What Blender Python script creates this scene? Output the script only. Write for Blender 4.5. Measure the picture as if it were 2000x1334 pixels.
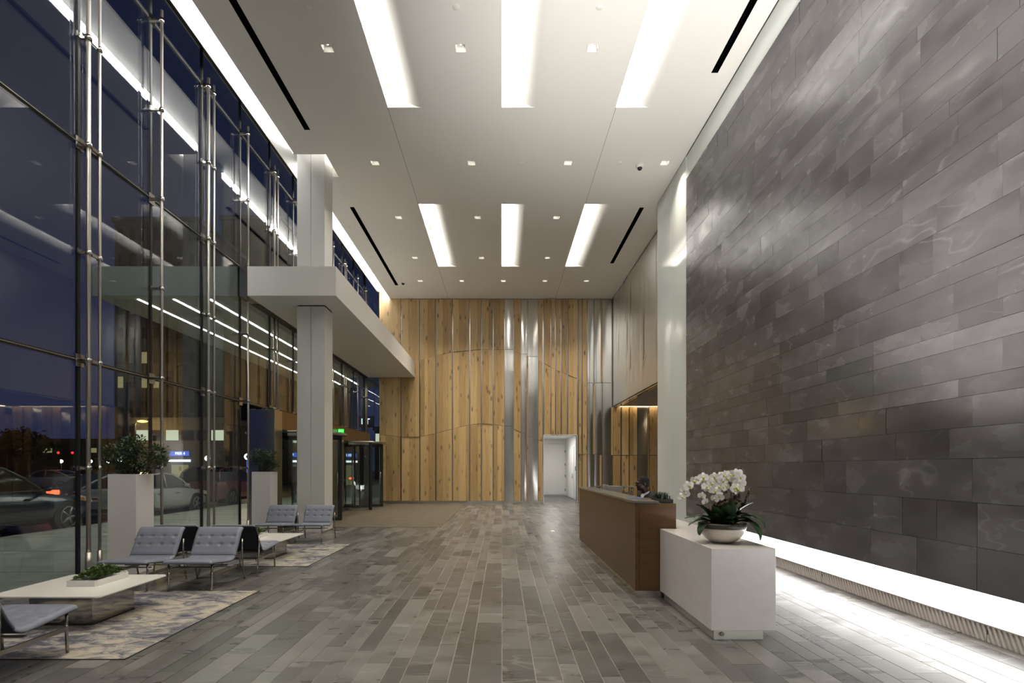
import bpy, bmesh, math, random
from mathutils import Vector, Matrix, Euler, noise
R = math.radians
PI = math.pi
random.seed(7)
for o in list(bpy.data.objects):
    bpy.data.objects.remove(o, do_unlink=True)
scene = bpy.context.scene
COL = scene.collection

# ------------------------------------------------------------------ camera
cd = bpy.data.cameras.new('camera')
cam = bpy.data.objects.new('camera', cd)
COL.objects.link(cam)
cam.location = (0, 0, 1.5)
cam.rotation_euler = (R(90), 0, 0)
cd.sensor_width = 36.0
cd.lens = 36.0 * 1080 / 2000
cd.shift_x = 0.010
cd.shift_y = 0.123
cd.clip_start = 0.05
cd.clip_end = 600
scene.camera = cam

# ------------------------------------------------------------------ world (dusk sky)
world = bpy.data.worlds.new('dusk')
scene.world = world
world.use_nodes = True
wn = world.node_tree.nodes
wl = world.node_tree.links
wn.clear()
wo = wn.new('ShaderNodeOutputWorld')
wb = wn.new('ShaderNodeBackground')
wtc = wn.new('ShaderNodeTexCoord')
wsx = wn.new('ShaderNodeSeparateXYZ')
wr = wn.new('ShaderNodeValToRGB')
wl.new(wtc.outputs['Generated'], wsx.inputs[0])
wl.new(wsx.outputs['Z'], wr.inputs[0])
wr.color_ramp.elements[0].position = 0.0
wr.color_ramp.elements[0].color = (0.027, 0.034, 0.088, 1)
wr.color_ramp.elements[1].position = 0.75
wr.color_ramp.elements[1].color = (0.012, 0.0145, 0.034, 1)
wl.new(wr.outputs[0], wb.inputs['Color'])
wb.inputs['Strength'].default_value = 1.0
wl.new(wb.outputs[0], wo.inputs['Surface'])

# ------------------------------------------------------------------ exposure and light levels
vs = scene.view_settings
vs.view_transform = 'Standard'
vs.look = 'None'
vs.gamma = 1.0
vs.use_curve_mapping = False
vs.exposure = 0.0

E_COVE = 20.0        # strip in the ceiling scoops
E_SLOT = 80.0        # strip in the slot above the glass
E_BAND = 11.5         # luminous band under the stone
E_DOWN = 13.0        # watts per recessed downlight
E_UP = 7000.0         # watts, unseen uplight added to brighten ceiling and stone
E_COL = 9.0          # strips around the column head
E_CORR = 55.0
E_ALC = 14.0
E_LED = 45.0

# ------------------------------------------------------------------ room numbers (metres)
XG, XR, XS = -5.75, 4.17, 4.62       # glass, right wall, steel part of right wall
YB, ZC = 23.10, 8.55                 # back wall, ceiling
XSLOT = -4.68
ZSLOT = 9.55
YF = -6.0                            # wall behind

# ------------------------------------------------------------------ materials
def newmat(name):
    m = bpy.data.materials.new(name)
    m.use_nodes = True
    nt = m.node_tree
    b = nt.nodes['Principled BSDF']
    return m, nt, b

def P(name, col, rough=0.5, metal=0.0, spec=0.5, bump=0.0, bscale=40.0, var=0.0, vscale=6.0, aniso=None, coat=0.0):
    m, nt, b = newmat(name)
    b.inputs['Base Color'].default_value = (*col, 1)
    b.inputs['Roughness'].default_value = rough
    b.inputs['Metallic'].default_value = metal
    b.inputs['Specular IOR Level'].default_value = spec
    b.inputs['Coat Weight'].default_value = coat
    N, L = nt.nodes, nt.links
    if bump or var:
        tc = N.new('ShaderNodeTexCoord')
    if var:
        n = N.new('ShaderNodeTexNoise'); n.inputs['Scale'].default_value = vscale; n.inputs['Detail'].default_value = 5
        mp = N.new('ShaderNodeMapping')
        if aniso: mp.inputs['Scale'].default_value = aniso
        L.new(tc.outputs['Object'], mp.inputs[0]); L.new(mp.outputs[0], n.inputs['Vector'])
        r = N.new('ShaderNodeValToRGB')
        r.color_ramp.elements[0].position = 0.3; r.color_ramp.elements[1].position = 0.7
        r.color_ramp.elements[0].color = (*[c * (1 - var) for c in col], 1)
        r.color_ramp.elements[1].color = (*[min(1, c * (1 + var)) for c in col], 1)
        L.new(n.outputs['Fac'], r.inputs[0]); L.new(r.outputs[0], b.inputs['Base Color'])
    if bump:
        n2 = N.new('ShaderNodeTexNoise'); n2.inputs['Scale'].default_value = bscale; n2.inputs['Detail'].default_value = 4
        L.new(tc.outputs['Object'], n2.inputs['Vector'])
        bp = N.new('ShaderNodeBump'); bp.inputs['Strength'].default_value = bump; bp.inputs['Distance'].default_value = 0.01
        L.new(n2.outputs['Fac'], bp.inputs['Height']); L.new(bp.outputs[0], b.inputs['Normal'])
    return m

def EM(name, col, s, sample=True):
    m = bpy.data.materials.new(name)
    if not sample: m.cycles.emission_sampling = 'NONE'     # small far lights: found by chance, not sampled
    m.use_nodes = True
    nt = m.node_tree
    nt.nodes.clear()
    e = nt.nodes.new('ShaderNodeEmission'); o = nt.nodes.new('ShaderNodeOutputMaterial')
    e.inputs['Color'].default_value = (*col, 1); e.inputs['Strength'].default_value = s
    nt.links.new(e.outputs[0], o.inputs[0])
    return m

def glass(name, tint=(0.82, 0.87, 0.86), f0=0.06, rough=0.0):
    m = bpy.data.materials.new(name)
    m.use_nodes = True
    nt = m.node_tree; N = nt.nodes; L = nt.links
    N.clear()
    o = N.new('ShaderNodeOutputMaterial'); mx = N.new('ShaderNodeMixShader')
    t = N.new('ShaderNodeBsdfTransparent'); g = N.new('ShaderNodeBsdfGlossy')
    t.inputs['Color'].default_value = (*tint, 1)
    g.inputs['Color'].default_value = (1, 1, 1, 1); g.inputs['Roughness'].default_value = rough
    lw = N.new('ShaderNodeLayerWeight'); lw.inputs['Blend'].default_value = 0.5
    pw = N.new('ShaderNodeMath'); pw.operation = 'POWER'; pw.inputs[1].default_value = 5.0
    ma = N.new('ShaderNodeMath'); ma.operation = 'MULTIPLY_ADD'; ma.inputs[1].default_value = 1 - f0; ma.inputs[2].default_value = f0
    L.new(lw.outputs['Facing'], pw.inputs[0]); L.new(pw.outputs[0], ma.inputs[0])
    L.new(ma.outputs[0], mx.inputs[0]); L.new(t.outputs[0], mx.inputs[1]); L.new(g.outputs[0], mx.inputs[2])
    L.new(mx.outputs[0], o.inputs[0])
    return m

def piece_random(N, L):
    """one random number for each piece, whether it is its own object or an island of a joined mesh"""
    oi = N.new('ShaderNodeObjectInfo'); g = N.new('ShaderNodeNewGeometry')
    a = N.new('ShaderNodeMath'); a.operation = 'ADD'
    f = N.new('ShaderNodeMath'); f.operation = 'FRACT'
    L.new(oi.outputs['Random'], a.inputs[0]); L.new(g.outputs['Random Per Island'], a.inputs[1])
    L.new(a.outputs[0], f.inputs[0])
    return f.outputs[0], g.outputs['Position']

def slate(name, dark, mid, light, stretch, rough=(0.25, 0.42), bump=0.05, vein=(0.3, 0.3, 0.3), veinamt=0.25, spec=0.5, nscale=1.6, pv=0.62):
    m, nt, b = newmat(name)
    N, L = nt.nodes, nt.links
    rnd, pos = piece_random(N, L)
    mp = N.new('ShaderNodeMapping'); mp.inputs['Scale'].default_value = stretch
    cmb = N.new('ShaderNodeCombineXYZ')
    mul = N.new('ShaderNodeMath'); mul.operation = 'MULTIPLY'; mul.inputs[1].default_value = 60
    L.new(rnd, mul.inputs[0])
    for i in range(3): L.new(mul.outputs[0], cmb.inputs[i])
    ad = N.new('ShaderNodeVectorMath'); ad.operation = 'ADD'
    L.new(pos, ad.inputs[0]); L.new(cmb.outputs[0], ad.inputs[1]); L.new(ad.outputs[0], mp.inputs[0])
    n1 = N.new('ShaderNodeTexNoise'); n1.inputs['Scale'].default_value = nscale; n1.inputs['Detail'].default_value = 4; n1.inputs['Roughness'].default_value = 0.45; n1.inputs['Distortion'].default_value = 0.25
    L.new(mp.outputs[0], n1.inputs['Vector'])
    # tone = random per piece blended with cloudy noise
    t = N.new('ShaderNodeMath'); t.operation = 'MULTIPLY_ADD'; t.inputs[1].default_value = pv
    n1s = N.new('ShaderNodeMath'); n1s.operation = 'MULTIPLY_ADD'; n1s.inputs[1].default_value = 0.9; n1s.inputs[2].default_value = -0.22
    L.new(n1.outputs['Fac'], n1s.inputs[0]); L.new(rnd, t.inputs[0]); L.new(n1s.outputs[0], t.inputs[2])
    r = N.new('ShaderNodeValToRGB')
    r.color_ramp.elements[0].position = 0.08; r.color_ramp.elements[0].color = (*dark, 1)
    r.color_ramp.elements[1].position = 0.95; r.color_ramp.elements[1].color = (*light, 1)
    e = r.color_ramp.elements.new(0.5); e.color = (*mid, 1)
    L.new(t.outputs[0], r.inputs[0])
    # faint veins
    n2 = N.new('ShaderNodeTexNoise'); n2.inputs['Scale'].default_value = nscale * 0.6; n2.inputs['Detail'].default_value = 2; n2.inputs['Distortion'].default_value = 0.5
    L.new(mp.outputs[0], n2.inputs['Vector'])
    s = N.new('ShaderNodeMath'); s.operation = 'SUBTRACT'; s.inputs[1].default_value = 0.5; L.new(n2.outputs['Fac'], s.inputs[0])
    ab = N.new('ShaderNodeMath'); ab.operation = 'ABSOLUTE'; L.new(s.outputs[0], ab.inputs[0])
    vr = N.new('ShaderNodeMapRange'); vr.inputs['From Min'].default_value = 0.0; vr.inputs['From Max'].default_value = 0.02
    vr.inputs['To Min'].default_value = veinamt; vr.inputs['To Max'].default_value = 0.0
    L.new(ab.outputs[0], vr.inputs['Value'])
    n4 = N.new('ShaderNodeTexNoise'); n4.inputs['Scale'].default_value = nscale * 0.8; n4.inputs['Detail'].default_value = 1
    L.new(ad.outputs[0], n4.inputs['Vector'])
    vm = N.new('ShaderNodeMapRange'); vm.inputs['From Min'].default_value = 0.52; vm.inputs['From Max'].default_value = 0.68
    L.new(n4.outputs['Fac'], vm.inputs['Value'])
    vx = N.new('ShaderNodeMath'); vx.operation = 'MULTIPLY'; L.new(vm.outputs[0], vx.inputs[0]); L.new(vr.outputs[0], vx.inputs[1])
    mx = N.new('ShaderNodeMix'); mx.data_type = 'RGBA'
    L.new(vx.outputs[0], mx.inputs['Factor']); L.new(r.outputs[0], mx.inputs['A']); mx.inputs['B'].default_value = (*vein, 1)
    L.new(mx.outputs['Result'], b.inputs['Base Color'])
    rr = N.new('ShaderNodeMapRange'); rr.inputs['To Min'].default_value = rough[0]; rr.inputs['To Max'].default_value = rough[1]
    L.new(n1.outputs['Fac'], rr.inputs['Value']); rr.inputs['From Min'].default_value = 0.3; rr.inputs['From Max'].default_value = 0.7
    L.new(rr.outputs[0], b.inputs['Roughness'])
    b.inputs['Specular IOR Level'].default_value = spec
    n3 = N.new('ShaderNodeTexNoise'); n3.inputs['Scale'].default_value = 9; n3.inputs['Detail'].default_value = 5
    L.new(mp.outputs[0], n3.inputs['Vector'])
    bp = N.new('ShaderNodeBump'); bp.inputs['Strength'].default_value = bump; bp.inputs['Distance'].default_value = 0.02
    L.new(n3.outputs['Fac'], bp.inputs['Height']); L.new(bp.outputs[0], b.inputs['Normal'])
    return m

def wood(name, lo, hi, knot, stretch, rough=0.42, scale=2.0, knots=True, plankvar=0.62):
    m, nt, b = newmat(name)
    N, L = nt.nodes, nt.links
    rnd, pos = piece_random(N, L)
    mul = N.new('ShaderNodeMath'); mul.operation = 'MULTIPLY'; mul.inputs[1].default_value = 37
    L.new(rnd, mul.inputs[0])
    cmb = N.new('ShaderNodeCombineXYZ')
    for i in range(3): L.new(mul.outputs[0], cmb.inputs[i])
    ad = N.new('ShaderNodeVectorMath'); ad.operation = 'ADD'
    L.new(pos, ad.inputs[0]); L.new(cmb.outputs[0], ad.inputs[1])
    mp = N.new('ShaderNodeMapping'); mp.inputs['Scale'].default_value = stretch
    L.new(ad.outputs[0], mp.inputs[0])
    n1 = N.new('ShaderNodeTexNoise'); n1.inputs['Scale'].default_value = scale; n1.inputs['Detail'].default_value = 5; n1.inputs['Distortion'].default_value = 0.6
    L.new(mp.outputs[0], n1.inputs['Vector'])
    t = N.new('ShaderNodeMath'); t.operation = 'MULTIPLY_ADD'; t.inputs[1].default_value = plankvar
    s = N.new('ShaderNodeMath'); s.operation = 'MULTIPLY_ADD'; s.inputs[1].default_value = 0.9; s.inputs[2].default_value = -0.45 + 0.25
    L.new(n1.outputs['Fac'], s.inputs[0]); L.new(rnd, t.inputs[0]); L.new(s.outputs[0], t.inputs[2])
    r = N.new('ShaderNodeValToRGB')
    r.color_ramp.elements[0].position = 0.1; r.color_ramp.elements[0].color = (*lo, 1)
    r.color_ramp.elements[1].position = 0.9; r.color_ramp.elements[1].color = (*hi, 1)
    L.new(t.outputs[0], r.inputs[0])
    out = r.outputs[0]
    if knots:
        mp2 = N.new('ShaderNodeMapping'); mp2.inputs['Scale'].default_value = (1.0, 1.0, 0.38)
        L.new(ad.outputs[0], mp2.inputs[0])
        v = N.new('ShaderNodeTexVoronoi'); v.inputs['Scale'].default_value = 5.0
        L.new(mp2.outputs[0], v.inputs['Vector'])
        mr = N.new('ShaderNodeMapRange'); mr.inputs['From Min'].default_value = 0.10; mr.inputs['From Max'].default_value = 0.26
        mr.inputs['To Min'].default_value = 0.8; mr.inputs['To Max'].default_value = 0.0
        L.new(v.outputs['Distance'], mr.inputs['Value'])
        mx = N.new('ShaderNodeMix'); mx.data_type = 'RGBA'
        L.new(mr.outputs[0], mx.inputs['Factor']); L.new(out, mx.inputs['A']); mx.inputs['B'].default_value = (*knot, 1)
        out = mx.outputs['Result']
    L.new(out, b.inputs['Base Color'])
    b.inputs['Roughness'].default_value = rough
    return m

def rug_mat():
    m, nt, b = newmat('rug_pile')
    N, L = nt.nodes, nt.links
    g = N.new('ShaderNodeNewGeometry')
    mp = N.new('ShaderNodeMapping'); mp.inputs['Scale'].default_value = (2.6, 4.5, 1.0)
    L.new(g.outputs['Position'], mp.inputs[0])
    n1 = N.new('ShaderNodeTexNoise'); n1.inputs['Scale'].default_value = 1.6; n1.inputs['Detail'].default_value = 9; n1.inputs['Roughness'].default_value = 0.72; n1.inputs['Distortion'].default_value = 0.8
    L.new(mp.outputs[0], n1.inputs['Vector'])
    n2 = N.new('ShaderNodeTexNoise'); n2.inputs['Scale'].default_value = 0.9; n2.inputs['Detail'].default_value = 2
    L.new(g.outputs['Position'], n2.inputs['Vector'])
    ad = N.new('ShaderNodeMath'); ad.operation = 'MULTIPLY_ADD'; ad.inputs[1].default_value = 0.5
    L.new(n2.outputs['Fac'], ad.inputs[0]); L.new(n1.outputs['Fac'], ad.inputs[2])
    r = N.new('ShaderNodeValToRGB')
    cr = r.color_ramp
    cr.elements[0].position = 0.63; cr.elements[0].color = (0.085, 0.09, 0.115, 1)
    cr.elements[1].position = 0.91; cr.elements[1].color = (0.47, 0.42, 0.335, 1)
    e = cr.elements.new(0.72); e.color = (0.23, 0.22, 0.225, 1)
    e = cr.elements.new(0.79); e.color = (0.38, 0.345, 0.285, 1)
    L.new(ad.outputs[0], r.inputs[0]); L.new(r.outputs[0], b.inputs['Base Color'])
    b.inputs['Roughness'].default_value = 0.95
    b.inputs['Specular IOR Level'].default_value = 0.1
    n3 = N.new('ShaderNodeTexNoise'); n3.inputs['Scale'].default_value = 120
    L.new(g.outputs['Position'], n3.inputs['Vector'])
    bp = N.new('ShaderNodeBump'); bp.inputs['Strength'].default_value = 0.4; bp.inputs['Distance'].default_value = 0.01
    L.new(n3.outputs['Fac'], bp.inputs['Height']); L.new(bp.outputs[0], b.inputs['Normal'])
    return m

M = {}
M['ceil'] = P('ceiling_paint', (0.84, 0.82, 0.78), 0.75, spec=0.2)
M['white'] = P('white_paint', (0.80, 0.79, 0.76), 0.55, spec=0.3)
M['panelwhite'] = P('white_column_panel', (0.66, 0.66, 0.64), 0.32)
M['canopy'] = P('canopy_panel', (0.74, 0.73, 0.70), 0.4)
M['backglass'] = P('white_back_painted_glass', (0.66, 0.70, 0.68), 0.06, spec=0.55)
M['slatefloor'] = slate('slate_floor', (0.062, 0.059, 0.057), (0.100, 0.096, 0.092), (0.195, 0.190, 0.180), (1.3, 3.2, 1.0), (0.25, 0.40), 0.04, (0.36, 0.34, 0.31), 0.45, spec=0.5)
M['grout'] = P('grout', (0.36, 0.33, 0.28), 0.8)
M['slatewall'] = slate('slate_wall', (0.066, 0.061, 0.065), (0.101, 0.095, 0.100), (0.170, 0.162, 0.167), (1.0, 1.3, 3.0), (0.14, 0.32), 0.04, (0.26, 0.25, 0.245), 0.40, spec=0.36, nscale=1.3, pv=0.46)
M['slatejoint'] = P('slate_joint', (0.20, 0.195, 0.185), 0.8)
M['wood'] = wood('knotty_oak', (0.34, 0.215, 0.085), (0.60, 0.425, 0.205), (0.14, 0.072, 0.028), (9.0, 9.0, 0.55), 0.36)
M['deskwood'] = wood('walnut_veneer', (0.075, 0.036, 0.0125), (0.158, 0.080, 0.029), (0.05, 0.02, 0.01), (0.7, 0.7, 11.0), 0.34, 2.2, False, 0.25)
M['steel'] = P('brushed_stainless', (0.68, 0.67, 0.64), 0.17, 1.0)
M['steellobby'] = P('satin_stainless', (0.78, 0.77, 0.74), 0.38, 1.0)
M['steelback'] = P('stainless_backing', (0.52, 0.52, 0.50), 0.22, 1.0)
M['chrome'] = P('satin_chrome', (0.42, 0.40, 0.37), 0.22, 1.0)
M['rod'] = P('stainless_rod', (0.55, 0.51, 0.46), 0.38, 1.0)
M['mirror'] = P('polished_steel', (0.34, 0.33, 0.32), 0.08, 1.0)
M['oaktint'] = P('oak_reflection_fascia', (0.26, 0.18, 0.10), 0.32, 1.0)  # portal steel coloured brown, standing in for the oak it reflects
M['portal'] = P('portal_steel', (0.42, 0.40, 0.36), 0.22, 1.0, bump=0.15, bscale=1.2)
M['black'] = P('black_metal', (0.012, 0.012, 0.013), 0.4)
M['gasket'] = P('black_gasket', (0.010, 0.010, 0.011), 0.6)
M['void'] = P('slot_black', (0.004, 0.004, 0.004), 0.9, spec=0.0)
M['glass'] = glass('curtain_glass', (0.80, 0.84, 0.84), 0.065)
M['doorglass'] = glass('door_glass', (0.90, 0.94, 0.93), 0.03)
M['solid'] = P('white_solid_surface', (0.72, 0.69, 0.67), 0.20, spec=0.5, var=0.03, vscale=9)
M['counterstone'] = P('counter_slate', (0.13, 0.125, 0.11), 0.22, var=0.3, vscale=5)
M['table'] = P('white_table_top', (0.80, 0.79, 0.73), 0.22)
M['leather'] = P('grey_leather', (0.19, 0.205, 0.255), 0.36, bump=0.12, bscale=260)
M['shell'] = P('dark_leather_back', (0.022, 0.025, 0.034), 0.5)
M['planter'] = P('white_planter', (0.70, 0.68, 0.66), 0.30)
M['soil'] = P('soil', (0.03, 0.02, 0.012), 0.9, bump=0.6, bscale=60)
M['leafdark'] = P('shrub_leaf', (0.045, 0.085, 0.028), 0.38, var=0.5, vscale=14)
M['leafmid'] = P('succulent_leaf', (0.10, 0.16, 0.045), 0.42, var=0.6, vscale=22)
M['bark'] = P('bark', (0.06, 0.042, 0.028), 0.8)
M['mat'] = P('entrance_mat', (0.135, 0.115, 0.085), 0.95, spec=0.1, bump=0.4, bscale=180, var=0.12, vscale=3)
M['rug'] = rug_mat()
M['rugedge'] = P('rug_binding', (0.03, 0.028, 0.026), 0.9)
M['kick'] = P('kick_metal', (0.62, 0.57, 0.53), 0.35, 0.6)
M['pale'] = P('pale_slat', (0.72, 0.67, 0.63), 0.4, 0.3)
M['band'] = EM('luminous_band_diffuser', (1.0, 0.985, 0.96), E_BAND)
M['cove'] = EM('cove_strip', (1.0, 0.965, 0.91), E_COVE)
M['slotlight'] = EM('slot_strip', (1.0, 0.985, 0.96), E_SLOT)
M['collight'] = EM('column_strip', (1.0, 0.96, 0.89), E_COL)
M['alclight'] = EM('alcove_strip', (1.0, 0.80, 0.52), E_ALC)
M['led'] = EM('canopy_led', (1.0, 0.96, 0.80), E_LED)
M['lens'] = EM('lamp_lens', (1.0, 0.93, 0.80), 30.0, False)
M['exitgreen'] = EM('exit_green', (0.03, 0.75, 0.06), 1.3)
M['exitwhite'] = EM('exit_letters', (0.55, 1.0, 0.55), 1.6, False)

# ------------------------------------------------------------------ mesh helpers
class MB:
    def __init__(s):
        s.v = []; s.f = []; s.mi = []; s.sm = []
    def add(s, vs_, fs, mi=0, smooth=False):
        o = len(s.v)
        s.v.extend([tuple(p) for p in vs_])
        for f in fs:
            s.f.append([i + o for i in f]); s.mi.append(mi); s.sm.append(smooth)
        return s
    def box(s, x0, x1, y0, y1, z0, z1, mi=0):
        v = [(x0, y0, z0), (x1, y0, z0), (x1, y1, z0), (x0, y1, z0), (x0, y0, z1), (x1, y0, z1), (x1, y1, z1), (x0, y1, z1)]
        return s.add(v, [(0, 3, 2, 1), (4, 5, 6, 7), (0, 1, 5, 4), (1, 2, 6, 5), (2, 3, 7, 6), (3, 0, 4, 7)], mi)
    def quad(s, a, b, c, d, mi=0):
        return s.add([a, b, c, d], [(0, 1, 2, 3)], mi)
    def prism(s, poly, axis, lo, hi, mi=0, smooth=False):
        """poly: 2D points in the plane of the other two axes (order xyz minus axis)"""
        def mk(p, t):
            return {0: (t, p[0], p[1]), 1: (p[0], t, p[1]), 2: (p[0], p[1], t)}[axis]
        n = len(poly)
        v = [mk(p, lo) for p in poly] + [mk(p, hi) for p in poly]
        fs = [list(range(n))[::-1], list(range(n, 2 * n))]
        for i in range(n):
            j = (i + 1) % n
            fs.append((i, j, j + n, i + n))
        return s.add(v, fs, mi, smooth)
    def tube(s, pts, r, seg=8, mi=0, caps=True):
        pts = [Vector(p) for p in pts]
        rs = r if isinstance(r, (list, tuple)) else [r] * len(pts)
        vs_ = []; fs = []
        prev = None
        for i, p in enumerate(pts):
            t = (pts[min(i + 1, len(pts) - 1)] - pts[max(i - 1, 0)])
            if t.length < 1e-9: t = Vector((0, 0, 1))
            t.normalize()
            if prev is None:
                a = Vector((0, 0, 1)) if abs(t.z) < 0.9 else Vector((1, 0, 0))
                u = t.cross(a).normalized()
            else:
                u = (prev - t * prev.dot(t))
                if u.length < 1e-6: u = t.orthogonal()
                u.normalize()
            prev = u
            w = t.cross(u)
            for k in range(seg):
                an = 2 * PI * k / seg
                vs_.append(p + (u * math.cos(an) + w * math.sin(an)) * rs[i])
        for i in range(len(pts) - 1):
            for k in range(seg):
                a = i * seg + k; b = i * seg + (k + 1) % seg
                fs.append((a, b, b + seg, a + seg))
        s.add(vs_, fs, mi, True)
        if caps:
            n = len(s.v)
            o = n - len(vs_)
            s.f.append([o + k for k in range(seg)][::-1]); s.mi.append(mi); s.sm.append(False)
            s.f.append([n - seg + k for k in range(seg)]); s.mi.append(mi); s.sm.append(False)
        return s
    def lathe(s, prof, c=(0, 0, 0), seg=32, mi=0, smooth=True):
        vs_ = []; fs = []
        for (r, z) in prof:
            for k in range(seg):
                a = 2 * PI * k / seg
                vs_.append((c[0] + r * math.cos(a), c[1] + r * math.sin(a), c[2] + z))
        for i in range(len(prof) - 1):
            for k in range(seg):
                a = i * seg + k; b = i * seg + (k + 1) % seg
                fs.append((a, b, b + seg, a + seg))
        s.add(vs_, fs, mi, smooth)
        return s
    def ball(s, c, r, seg=10, rings=6, mi=0):
        rx, ry, rz = r if isinstance(r, (list, tuple)) else (r, r, r)
        vs_ = []; fs = []
        for i in range(rings + 1):
            th = PI * i / rings
            for k in range(seg):
                a = 2 * PI * k / seg
                vs_.append((c[0] + rx * math.sin(th) * math.cos(a), c[1] + ry * math.sin(th) * math.sin(a), c[2] + rz * math.cos(th)))
        for i in range(rings):
            for k in range(seg):
                a = i * seg + k; b = i * seg + (k + 1) % seg
                fs.append((a, a + seg, b + seg, b))
        return s.add(vs_, fs, mi, True)
    def grid(s, fn, nu, nv, mi=0, smooth=True):
        vs_ = [fn(i / nu, j / nv) for i in range(nu + 1) for j in range(nv + 1)]
        fs = []
        for i in range(nu):
            for j in range(nv):
                a = i * (nv + 1) + j
                fs.append((a, a + 1, a + nv + 2, a + nv + 1))
        return s.add(vs_, fs, mi, smooth)
    def mesh(s, name, mats):
        me = bpy.data.meshes.new(name)
        me.from_pydata(s.v, [], s.f)
        for m in (mats if isinstance(mats, (list, tuple)) else [mats]):
            me.materials.append(m)
        me.polygons.foreach_set('material_index', s.mi)
        me.polygons.foreach_set('use_smooth', s.sm)
        me.update()
        return me
    def build(s, name, mats, parent=None, loc=None, rot=None, bevel=0.0, bseg=2):
        return link(name, s.mesh(name, mats), parent, loc, rot, bevel, bseg)

def link(name, me, parent=None, loc=None, rot=None, bevel=0.0, bseg=2):
    o = bpy.data.objects.new(name, me)
    COL.objects.link(o)
    if parent is not None: o.parent = parent
    if loc is not None: o.location = loc
    if rot is not None: o.rotation_euler = rot
    if bevel:
        b = o.modifiers.new('bevel', 'BEVEL'); b.width = bevel; b.segments = bseg; b.limit_method = 'ANGLE'; b.angle_limit = R(40)
    return o

def tag(o, label, cat, group=None, kind=None):
    if label: o['label'] = label
    if cat: o['category'] = cat
    if group: o['group'] = group
    if kind: o['kind'] = kind
    return o

def thing(name, loc, label=None, cat=None, group=None, rz=0.0, kind=None):
    o = bpy.data.objects.new(name, None)
    COL.objects.link(o)
    o.location = loc; o.rotation_euler = (0, 0, rz)
    o.empty_display_size = 0.2
    tag(o, label, cat, group, kind)
    return o

def struct(name, loc=(0, 0, 0), label=None, cat=None):
    return thing(name, loc, label, cat, kind='structure')

def copy_tree(root, loc=None, rz=None, label=None):
    r = root.copy(); COL.objects.link(r)
    if loc is not None: r.location = loc
    if rz is not None: r.rotation_euler = (0, 0, rz)
    if label: r['label'] = label
    for ch in list(root.children):
        c = ch.copy(); COL.objects.link(c); c.parent = r
        for g in list(ch.children):
            d = g.copy(); COL.objects.link(d); d.parent = c
    return r

def proj(x, y, z):
    """where a point of the room falls in the 2000 x 1334 frame (used only to rank pieces by size)"""
    return 980 + 1080 * x / y, 913 - 1080 * (z - 1.5) / y

def arealight(name, parent, loc, rot, sx, sy, watts, col, spread=PI, shape='RECTANGLE'):
    d = bpy.data.lights.new(name, 'AREA'); d.shape = shape; d.size = sx; d.size_y = sy
    d.energy = watts; d.color = col; d.spread = spread
    o = bpy.data.objects.new(name, d); COL.objects.link(o)
    o.parent = parent; o.location = loc; o.rotation_euler = rot
    return o

def text_mesh(txt, size, depth=0.004):
    cu = bpy.data.curves.new('t', 'FONT'); cu.body = txt; cu.size = size; cu.extrude = depth; cu.align_x = 'CENTER'; cu.align_y = 'CENTER'
    o = bpy.data.objects.new('t', cu); COL.objects.link(o)
    dg = bpy.context.evaluated_depsgraph_get()
    me = bpy.data.meshes.new_from_object(o.evaluated_get(dg))
    bpy.data.objects.remove(o, do_unlink=True)
    return me

unit_cache = {}
def unit_box(mat):
    if mat.name not in unit_cache:
        unit_cache[mat.name] = MB().box(-0.5, 0.5, -0.5, 0.5, -0.5, 0.5).mesh('piece', mat)
    return unit_cache[mat.name]

def piece(name, mat, parent, x0, x1, y0, y1, z0, z1, rot=None):
    o = bpy.data.objects.new(name, unit_box(mat)); COL.objects.link(o)
    o.parent = parent
    o.location = ((x0 + x1) / 2, (y0 + y1) / 2, (z0 + z1) / 2)
    o.scale = (x1 - x0, y1 - y0, z1 - z0)
    if rot: o.rotation_euler = rot
    return o

# ================================================================== FLOOR
floor = MB().box(XG, 9.2, YF, YB + 6.6, -0.20, -0.004).build('floor', M['grout'])
tag(floor, 'grey slate plank floor of the lobby', 'floor', kind='structure')
rf = random.Random(3)
tiles = []
x = XG
while x < 9.0:
    w = rf.choice([0.142, 0.142, 0.19, 0.24])
    y = YF + rf.uniform(-1, 0)
    while y < YB + 6.4:
        l = rf.choice([0.35, 0.5, 0.65, 0.8, 0.95, 1.1])
        y0, y1 = max(y, YF), min(y + l, YB + 6.4)
        x1 = min(x + w, 9.15)
        if y1 - y0 > 0.03 and not (x > XR and y0 < 14.0) and not (y0 > YB - 0.05 and (x1 < 1.3 or x > 3.5)):
            tiles.append((x + 0.003, x1 - 0.003, y0 + 0.0014, y1 - 0.0014))
        y += l
    x += w
def tile_px(t):
    x0, x1, y0, y1 = t
    if y0 < 3.6: return 0
    px = [proj(a, b, 0) for a, b in ((x0, y0), (x1, y0), (x1, y1), (x0, y1))]
    cx = sum(p[0] for p in px) / 4; cy = sum(p[1] for p in px) / 4
    if cx < -20 or cx > 2020 or cy > 1360: return 0
    if 1.5 < x0 < 2.4 and 4.6 < y0 < 11: return 0
    if x1 < -3.0 and 4.4 < y0 < 6.6: return 0
    return abs(sum(px[i][0] * px[(i + 1) % 4][1] - px[(i + 1) % 4][0] * px[i][1] for i in range(4))) / 2
tiles.sort(key=lambda t: -tile_px(t))
rest = MB()
for i, t in enumerate(tiles):
    z1 = rf.uniform(-0.0008, 0.0)
    if i < 300:
        piece('slate_plank', M['slatefloor'], floor, t[0], t[1], t[2], t[3], -0.02, z1)
    else:
        rest.box(t[0], t[1], t[2], t[3], -0.02, z1)
o = rest.build('slate_planks', M['slatefloor'], floor); o['kind'] = 'stuff'

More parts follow.
